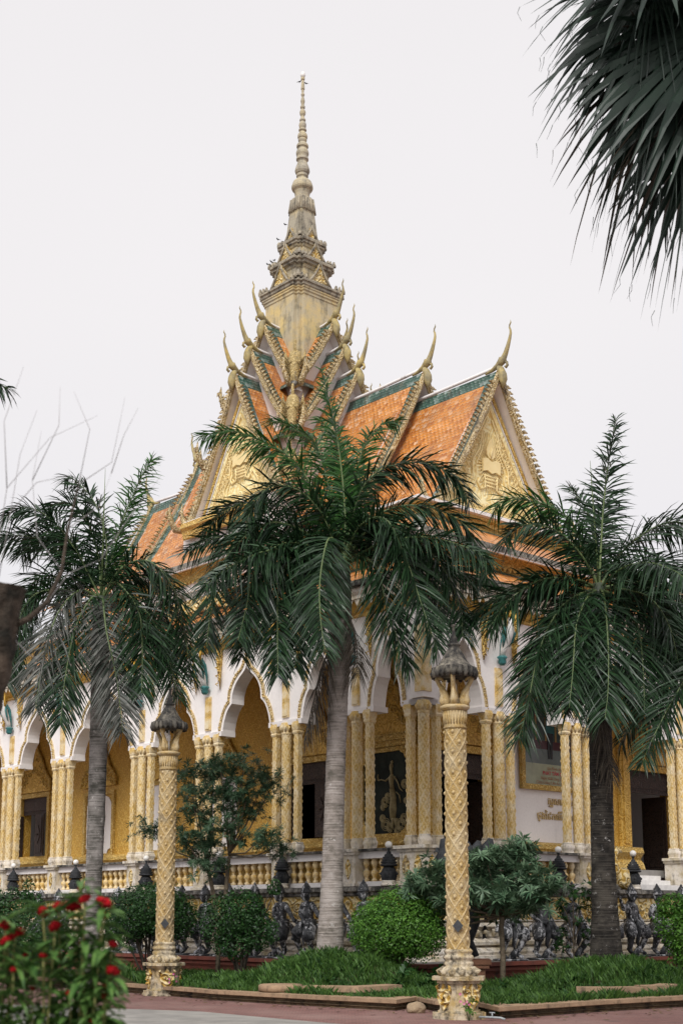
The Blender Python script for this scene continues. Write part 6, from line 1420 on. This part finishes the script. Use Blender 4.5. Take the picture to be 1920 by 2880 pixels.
bush('taller dark shrub with an upright sprig at the far left', (-7.7, 32.0, 1.8), [(0, 0, 0, .55, .5, .5), (-.4, 0, -.4, .6, .5, .7), (.33, 0, .35, .16, .16, .4), (.5, 0, .1, .22, .2, .3)], 5500, .08, 'bush_d', 7, bark='bark_dark')
bush('small leafy bush at the right edge, yellow green on top', (7.05, 28.4, 1.45), [(0, 0, 0, .55, .5, .6), (.35, 0, .1, .5, .5, .55), (-.1, 0, .35, .42, .4, .28), (.2, 0, -.5, .5, .5, .5)], 7500, .075, 'bush', 8, bark='bark_dark')
bush('dark shrub mass behind the small bush at the right edge', (7.7, 29.4, 1.1), [(0, 0, 0, .6, .5, .9)], 4000, .08, 'bush_d', 18, bark='bark_dark')
t6 = [(-3.42, 31.0, 4.82), (-2.97, 31.0, 4.95), (-2.23, 31.0, 5.07), (-1.81, 31.0, 4.74), (-2.63, 31.0, 4.25), (-3.28, 31.0, 3.92), (-1.65, 31.0, 4.5), (-2.38, 31.0, 3.92), (-3.6, 31.0, 3.43), (-3.02, 31.0, 3.19), (-1.8, 31.0, 3.35), (-1.55, 31.0, 3.15), (-2.54, 31.0, 3.59), (-3.01, 31.0, 2.75), (-3.35, 31.0, 3.1), (-2.14, 31.0, 4.41), (-2.8, 31.0, 5.1), (-4.35, 31, 3.55), (-2.05, 31.2, 4.1), (-3.0, 31.2, 4.4), (-2.7, 31.1, 4.7), (-3.4, 30.8, 4.3), (-2.9, 30.7, 3.5)]
rt = thing('lance_leaved_tree', 'small tree with narrow grey green leaves and thin forked stems before the gallery', 'tree', (-2.8, 31.0, .1))
rg_ = np.random.RandomState(5); cs = [(x + 2.8, y - 31 + rg_.uniform(-.35, .35), z - .1) for x, y, z in t6]
m = M()
m.tube([(0, 0, -.1), (.02, 0, 1.0), (-.1, 0, 1.9), (-.25, 0, 2.6), (-.3, 0, 3.2)], [.07, .06, .05, .045, .03], 8); m.tube([(.0, 0, .9), (.15, 0, 1.8), (.2, .05, 2.6), (.3, 0, 3.4), (.3, 0, 4.2)], [.055, .05, .045, .035, .02], 8)
for c in cs:
    b = Vector((-.28, 0, 2.7)) if c[0] < -.1 else Vector((.22, 0, 2.9)); m.tube([b, (b + Vector(c)) / 2 + Vector((0, 0, -.15)), Vector(c)], [.025, .018, .01], 5)
m.build('trunk', MT['bark'], rt); rosettes('foliage', cs, 34, .18, .0105, MT['olean'], rt, 3, .22, 26)
pt = thing('grey_green_shrub', 'broad shrub tree with long grey green leaves, right of the near lamp column', 'shrub', (3.28, 28.0, .1))
pcx = [(2.1, 2.0), (2.35, 2.3), (2.6, 2.6), (2.95, 2.75), (3.3, 2.7), (3.6, 2.6), (3.9, 2.45), (4.1, 2.15), (3.95, 1.95), (3.6, 2.1), (3.2, 2.2), (2.8, 2.2), (2.5, 1.95), (3.3, 1.95), (3.65, 1.75), (1.55, 2.1), (1.7, 1.75), (1.85, 2.45), (2.0, 1.5), (3.75, 3.0), (3.1, 1.85)]
cs = [(x - 3.28, rg_.uniform(-.5, .5), z - .1) for x, z in pcx]
m = M(); m.tube([(0, 0, -.1), (.02, 0, .7), (.0, 0, 1.3), (.1, 0, 1.8)], [.065, .055, .05, .04], 9)
for c in cs: m.tube([(.05, 0, 1.5), ((.05 + c[0]) / 2, c[1] / 2, (1.5 + c[2]) / 2 - .1), c], [.03, .022, .012], 6)
m.build('trunk', MT['bark'], pt); rosettes('foliage', cs, 26, .25, .019, MT['plum'], pt, 9, .19, 22)
ys = thing('young_shrub', 'thin young shrub with glossy leaves before the guardian statues, left of the dark trunk', 'shrub', (4.85, 28.6, .15))
cs = [(x - 4.85, rg_.uniform(-.15, .15), z - .15) for x, z in [(4.85, 2.15), (4.6, 1.9), (5.15, 2.0), (5.3, 1.75), (4.65, 1.6), (5.0, 1.45), (4.7, 1.25), (5.2, 1.25), (5.35, 1.0), (4.6, .95), (4.95, 1.75), (5.1, 2.2)]]
m = M(); m.tube([(0, 0, -.1), (0, 0, 1.0), (.02, 0, 1.95)], [.02, .016, .008], 6)
for c in cs: m.tube([(0, 0, c[2] * .6), (c[0] * .5, c[1] * .5, c[2] * .85), c], [.012, .009, .005], 5)
m.build('stems', MT['bark'], ys); rosettes('foliage', cs, 5, .16, .024, MT['bush_d'], ys, 4, .10, 9)
wd_ = thing('weed_clump', 'broad leaved weeds sprouting under the round bush', 'weeds', (1.35, 26.3, .1)); rosettes('foliage', [(0, 0, .2), (-.35, 0, .1), (.3, .1, .15), (.5, 0, .35), (-.1, .1, .4)], 5, .2, .035, MT['bush_d'], wd_, 2, .12, 8)
def posy(label, loc, seed):
    p = thing('pink_flower', label, 'flower', loc); m = M(); rg = random.Random(seed)
    for i in range(5): m.tube([(0, 0, -.02), (rg.uniform(-.08, .08), rg.uniform(-.05, .05), .2), (rg.uniform(-.12, .12), rg.uniform(-.06, .06), .38)], [.006, .004, .003], 4)
    m.build('stems', MT['rachis'], p); rosettes('foliage', [(0, 0, .15), (.05, 0, .28), (-.06, 0, .22)], 3, .08, .014, MT['bush'], p, seed, .04, 8)
    pm_ = MT.setdefault('petal', m_plain('pink_petal', (.6, .12, .35), None, 5, .6, 0))
    for i in range(5):
        f = M(); c = (rg.uniform(-.14, .14), rg.uniform(-.06, .02), rg.uniform(.2, .42))
        for k in range(5): a = k * 1.257; f.add([c, (c[0] + .02 * math.cos(a - .4), c[1] - .01, c[2] + .02 * math.sin(a - .4)), (c[0] + .026 * math.cos(a), c[1] - .012, c[2] + .026 * math.sin(a)), (c[0] + .02 * math.cos(a + .4), c[1] - .01, c[2] + .02 * math.sin(a + .4))], [(0, 1, 2, 3)])
        f.build('bloom', pm_, p)
posy('small pink flower growing at the foot of the near lamp column', (1.98, 21.45, 0), 1); posy('small pink flower growing at the foot of the left lamp column', (-3.35, 27.85, .05), 2)
# ---- pipe, rock, wall lamp
pp = thing('water_pipe', 'short grey plastic pipe with a tap lying by the kerb right of the near lamp', 'pipe', (2.3, 21.45, .03)); m = M(); m.tube([(-.15, .1, .02), (.0, .02, .02), (.16, -.10, .02), (.22, -.14, .0)], .018, 8); m.tube([(.04, 0, .02), (.04, 0, .09)], .012, 6); m.tube([(.0, .02, .09), (.08, -.02, .09)], .012, 6); m.build('pipe', MT['metal'], pp)
m = M(); m.grid(20, 14, lambda u, v: tuple(Vector((.17 * math.sin(PI * v) * math.cos(2 * PI * u), .13 * math.sin(PI * v) * math.sin(2 * PI * u), -.11 * math.cos(PI * v))) * (1 + .28 * noise.noise(Vector((math.cos(2 * PI * u) * math.sin(PI * v) * 1.6, math.sin(2 * PI * u) * math.sin(PI * v) * 1.6, math.cos(PI * v) * 1.6)))))); o = m.build('rock', MT['rock'], loc=(1.27, 23.15, .07)); tag(o, 'pale tan rock in the notch of the kerb', 'rock')
# ---- birds on the tower
def bird_mesh():
    m = M(); m.tube([(-.12, 0, .10), (-.06, 0, .11), (.02, 0, .13), (.08, 0, .17), (.11, 0, .22), (.13, 0, .26), (.15, 0, .27)], [.012, .03, .055, .05, .035, .034, .01], 9); m.tube([(-.06, 0, .11), (-.16, 0, .07), (-.24, 0, .03)], [.03, .022, .012], 6, 0, .4); m.tube([(.15, 0, .265), (.18, 0, .255)], [.008, .002], 5)
    for s in (-1, 1): m.tube([(0, s * .02, .09), (.0, s * .02, 0)], .005, 4); m.tube([(.05, s * .045, .16), (-.04, s * .05, .12), (-.13, s * .025, .08)], [.02, .03, .008], 6, 0, .5)
    return m
BPOS = [((-2.13, 47.4, 27.5), 'small dark bird on the left edge of the tall tapering tower block'), ((-2.4, 47.4, 26.89), 'small dark bird on the uppermost tower cornice at the left'), ((-1.94, 47.0, 26.46), 'small dark bird on an ornament in front of the middle tower storey'), ((-2.8, 47.6, 25.98), 'outermost dark bird on the left end of the middle tower cornice'), ((-2.64, 47.5, 26.02), 'middle of three dark birds on the middle tower cornice'), ((-2.55, 47.4, 26.04), 'inner one of three dark birds on the middle tower cornice'), ((-1.39, 48.2, 33.95), 'dark bird clinging right of the spire tip below the globe'), ((-1.66, 48.2, 34.02), 'dark bird clinging left of the spire tip below the globe')]
bme = None
for i, (p, l) in enumerate(BPOS):
    if bme is None: o = bird_mesh().build('bird', MT['bird']); bme = o
    else: o = clone(bme)
    o.scale = (.5, .5, .5); o.location = p; o.rotation_euler = (0, 0, [2.6, 2.9, .3, 2.4, 3.3, 1.0, 2.8, .3][i]); tag(o, l, 'bird', 'dark birds perched on the tower')
# ---- leafless tree at the left edge
bt = thing('bare_tree', 'blurred brown trunk with leafless grey branches at the left edge', 'tree', (-2.10, 7, 0))
m = M(); K = 7 / 11
def S(p): return (p[0] * K + 2.1, (p[1] - 11) * K, (p[2] - 1.6) * K + 1.6)
_tp = catmull([(0, 0, -.1), (.04, 0, .6)] + [S(p) for p in ((-3.2, 11, 1.6), (-3.12, 11, 2.8), (-3.04, 11, 3.7), (-2.94, 11, 4.2), (-2.90, 11, 4.36))], 12); _n = len(_tp)
def _tf(u, v):
    f = v * (_n - 1); k = min(_n - 2, int(f)); p = _tp[k].lerp(_tp[k + 1], f - k); a = 2 * PI * u; r = interp([0, .3, .8, .93, 1], [.22, .17, .165, .18, .02], v); d = Vector((math.cos(a), math.sin(a), 0))
    r *= 1 + .22 * noise.noise(d * 1.5 + Vector((0, 0, p.z * 3))) + .10 * noise.noise(d * 5 + Vector((0, 0, p.z * 9))) + .05 * noise.noise(d * 14 + Vector((0, 0, p.z * 22))); return tuple(p + d * r)
m.grid(48, 160, _tf)
def br(pts, r): m.tube([S(p) for p in pts], [r * (1 - .75 * i / (len(pts) - 1)) for i in range(len(pts))], 6)
B0 = (-2.75, 11, 4.0)
br([B0, (-2.62, 11, 4.06), (-2.47, 11, 4.20), (-2.38, 11.1, 4.5), (-2.36, 11.2, 4.9), (-2.28, 11.2, 5.3)], .019)
m.build('trunk', MT['bark_near'], bt); m = M()
for sgm in ([(-2.47, 11, 4.2), (-2.3, 11, 4.45), (-2.05, 11.1, 4.6)], [(-2.38, 11.1, 4.5), (-2.6, 11.1, 4.8), (-2.66, 11.1, 5.3), (-2.6, 11.1, 5.75)], [(-2.36, 11.2, 4.9), (-2.1, 11.2, 5.1), (-2.0, 11.2, 5.4)], [(-2.9, 11, 4.3), (-2.82, 11, 4.9), (-2.75, 11, 5.5), (-2.62, 11, 5.9)], [(-2.95, 11, 4.3), (-2.85, 11, 5.2), (-2.5, 11, 5.65), (-2.1, 11, 5.85)], [(-2.8, 11, 5.0), (-2.6, 11, 5.25), (-2.3, 11, 5.32)], [(-2.66, 11.1, 5.3), (-2.45, 11.1, 5.8), (-2.45, 11.1, 6.15)], [(-2.0, 11.2, 5.4), (-1.9, 11.2, 5.75), (-1.78, 11.2, 6.0)], [(-2.05, 11.1, 4.6), (-1.8, 11.1, 5.0), (-1.55, 11.1, 5.35)], [(-2.85, 11, 5.2), (-2.9, 11, 5.8), (-2.75, 11, 6.3)], [(-2.75, 11, 3.9), (-2.6, 11, 3.75), (-2.5, 11, 3.7)], [(-2.28, 11.2, 5.3), (-2.2, 11.2, 5.8), (-2.35, 11.2, 6.15)], [(-2.28, 11.2, 5.3), (-2.0, 11.2, 5.5), (-1.9, 11.2, 6.1)]): br(sgm, .0028)
m.build('twig', MT['twig'], bt)
# ---- red cockscomb flowers close to the camera
def bloom_mesh(seed):
    m = M(); sv = Vector((seed * 7.1, 0, 0))
    def fn(u, v):
        a = 2 * PI * u; ph = PI * v; d = Vector((math.sin(ph) * math.cos(a), math.sin(ph) * math.sin(a), -math.cos(ph))); k = 1 + .35 * noise.noise(d * 2.6 + sv) + .22 * noise.noise(d * 8 + sv)
        return (d.x * .042 * k, d.y * .028 * k, d.z * .022 * k + .010)
    m.grid(40, 26, fn); return m
def leaf_strip(V, p, d, L, w, dr):
    d = Vector(d).normalized(); s = d.cross(Vector((0, 0, 1))).normalized(); prev = None; p = Vector(p)
    for u, ww in ((0, .1), (.25, .8), (.5, 1), (.78, .6), (1, .03)):
        q = p + d * L * u - Vector((0, 0, dr * L * u * u)); a, c, b = q - s * w * ww + Vector((0, 0, w * .35)), q, q + s * w * ww + Vector((0, 0, w * .35))
        if prev: V.append((prev[0], prev[1], c, a)); V.append((prev[1], prev[2], b, c))
        prev = (a, c, b)
def cockscomb(label, base, tops, seed, small):
    r = thing('cockscomb_plant', label, 'flower', base, 0, 'red cockscomb flowers in the foreground'); o = Vector(base); rg = random.Random(seed); m = M(); V = []
    for k, t in enumerate(tops):
        t = Vector(t) - o; j = Vector((t.x * .45 + rg.uniform(-.03, .03), rg.uniform(-.08, .08), max(.5, t.z - .55))); P = catmull([(rg.uniform(-.05, .05), rg.uniform(-.05, .05), -.05), j * .6, j, t], 8)
        m.tube(P, [.011 - .008 * i / len(P) for i in range(len(P))], 7)
        for i in range(len(P)):
            if P[i].z < .9: continue
            for q in range(6):
                a = rg.uniform(0, 6.28); leaf_strip(V, P[i] + Vector((0, 0, rg.uniform(-.03, .03))), (math.cos(a), math.sin(a) * .8, rg.uniform(-.1, .7)), rg.uniform(.07, .14), rg.uniform(.011, .019), rg.uniform(.2, .8))
        b = bloom_mesh(seed + k % 3); ob = b.build('bloom', MT['red'], r, loc=t); s = rg.uniform(.5, .82) * (.6 if k in small else 1); ob.scale = (s, s, s); ob.rotation_euler = (rg.uniform(-.4, .4), rg.uniform(-.4, .4), rg.uniform(0, 3))
    m.build('stems', MT['stem'], r); quads('leaves', V, MT['flower_leaf'], r)
cockscomb('tall red cockscomb plant, the right one, most blooms at the top', (-1.0, 5.25, 0), [(-1.0, 5.2, 1.70), (-.97, 5.15, 1.66), (-.91, 5.2, 1.645), (-.905, 5.2, 1.60), (-1.03, 5.2, 1.63), (-.87, 5.2, 1.49), (-.87, 5.2, 1.39), (-.89, 5.2, 1.335), (-.895, 5.2, 1.30), (-.93, 5.2, 1.21), (-1.03, 5.2, 1.31), (-.98, 5.2, 1.5), (-.95, 5.3, 1.42)], 1, (0, 7, 8, 9, 10, 11, 12))
cockscomb('red cockscomb plant in the middle, leaning left', (-1.13, 5.3, 0), [(-1.08, 5.2, 1.63), (-1.14, 5.2, 1.61), (-1.09, 5.2, 1.555), (-1.2, 5.2, 1.45), (-1.17, 5.2, 1.33), (-1.12, 5.15, 1.45)], 2, (3, 4, 5))
cockscomb('red cockscomb plant cut by the left edge of the photo', (-1.27, 5.25, 0), [(-1.28, 5.2, 1.56), (-1.24, 5.2, 1.53), (-1.27, 5.2, 1.5), (-1.34, 5.2, 1.57), (-1.23, 5.15, 1.4)], 3, (4,))

# ================================================================ done
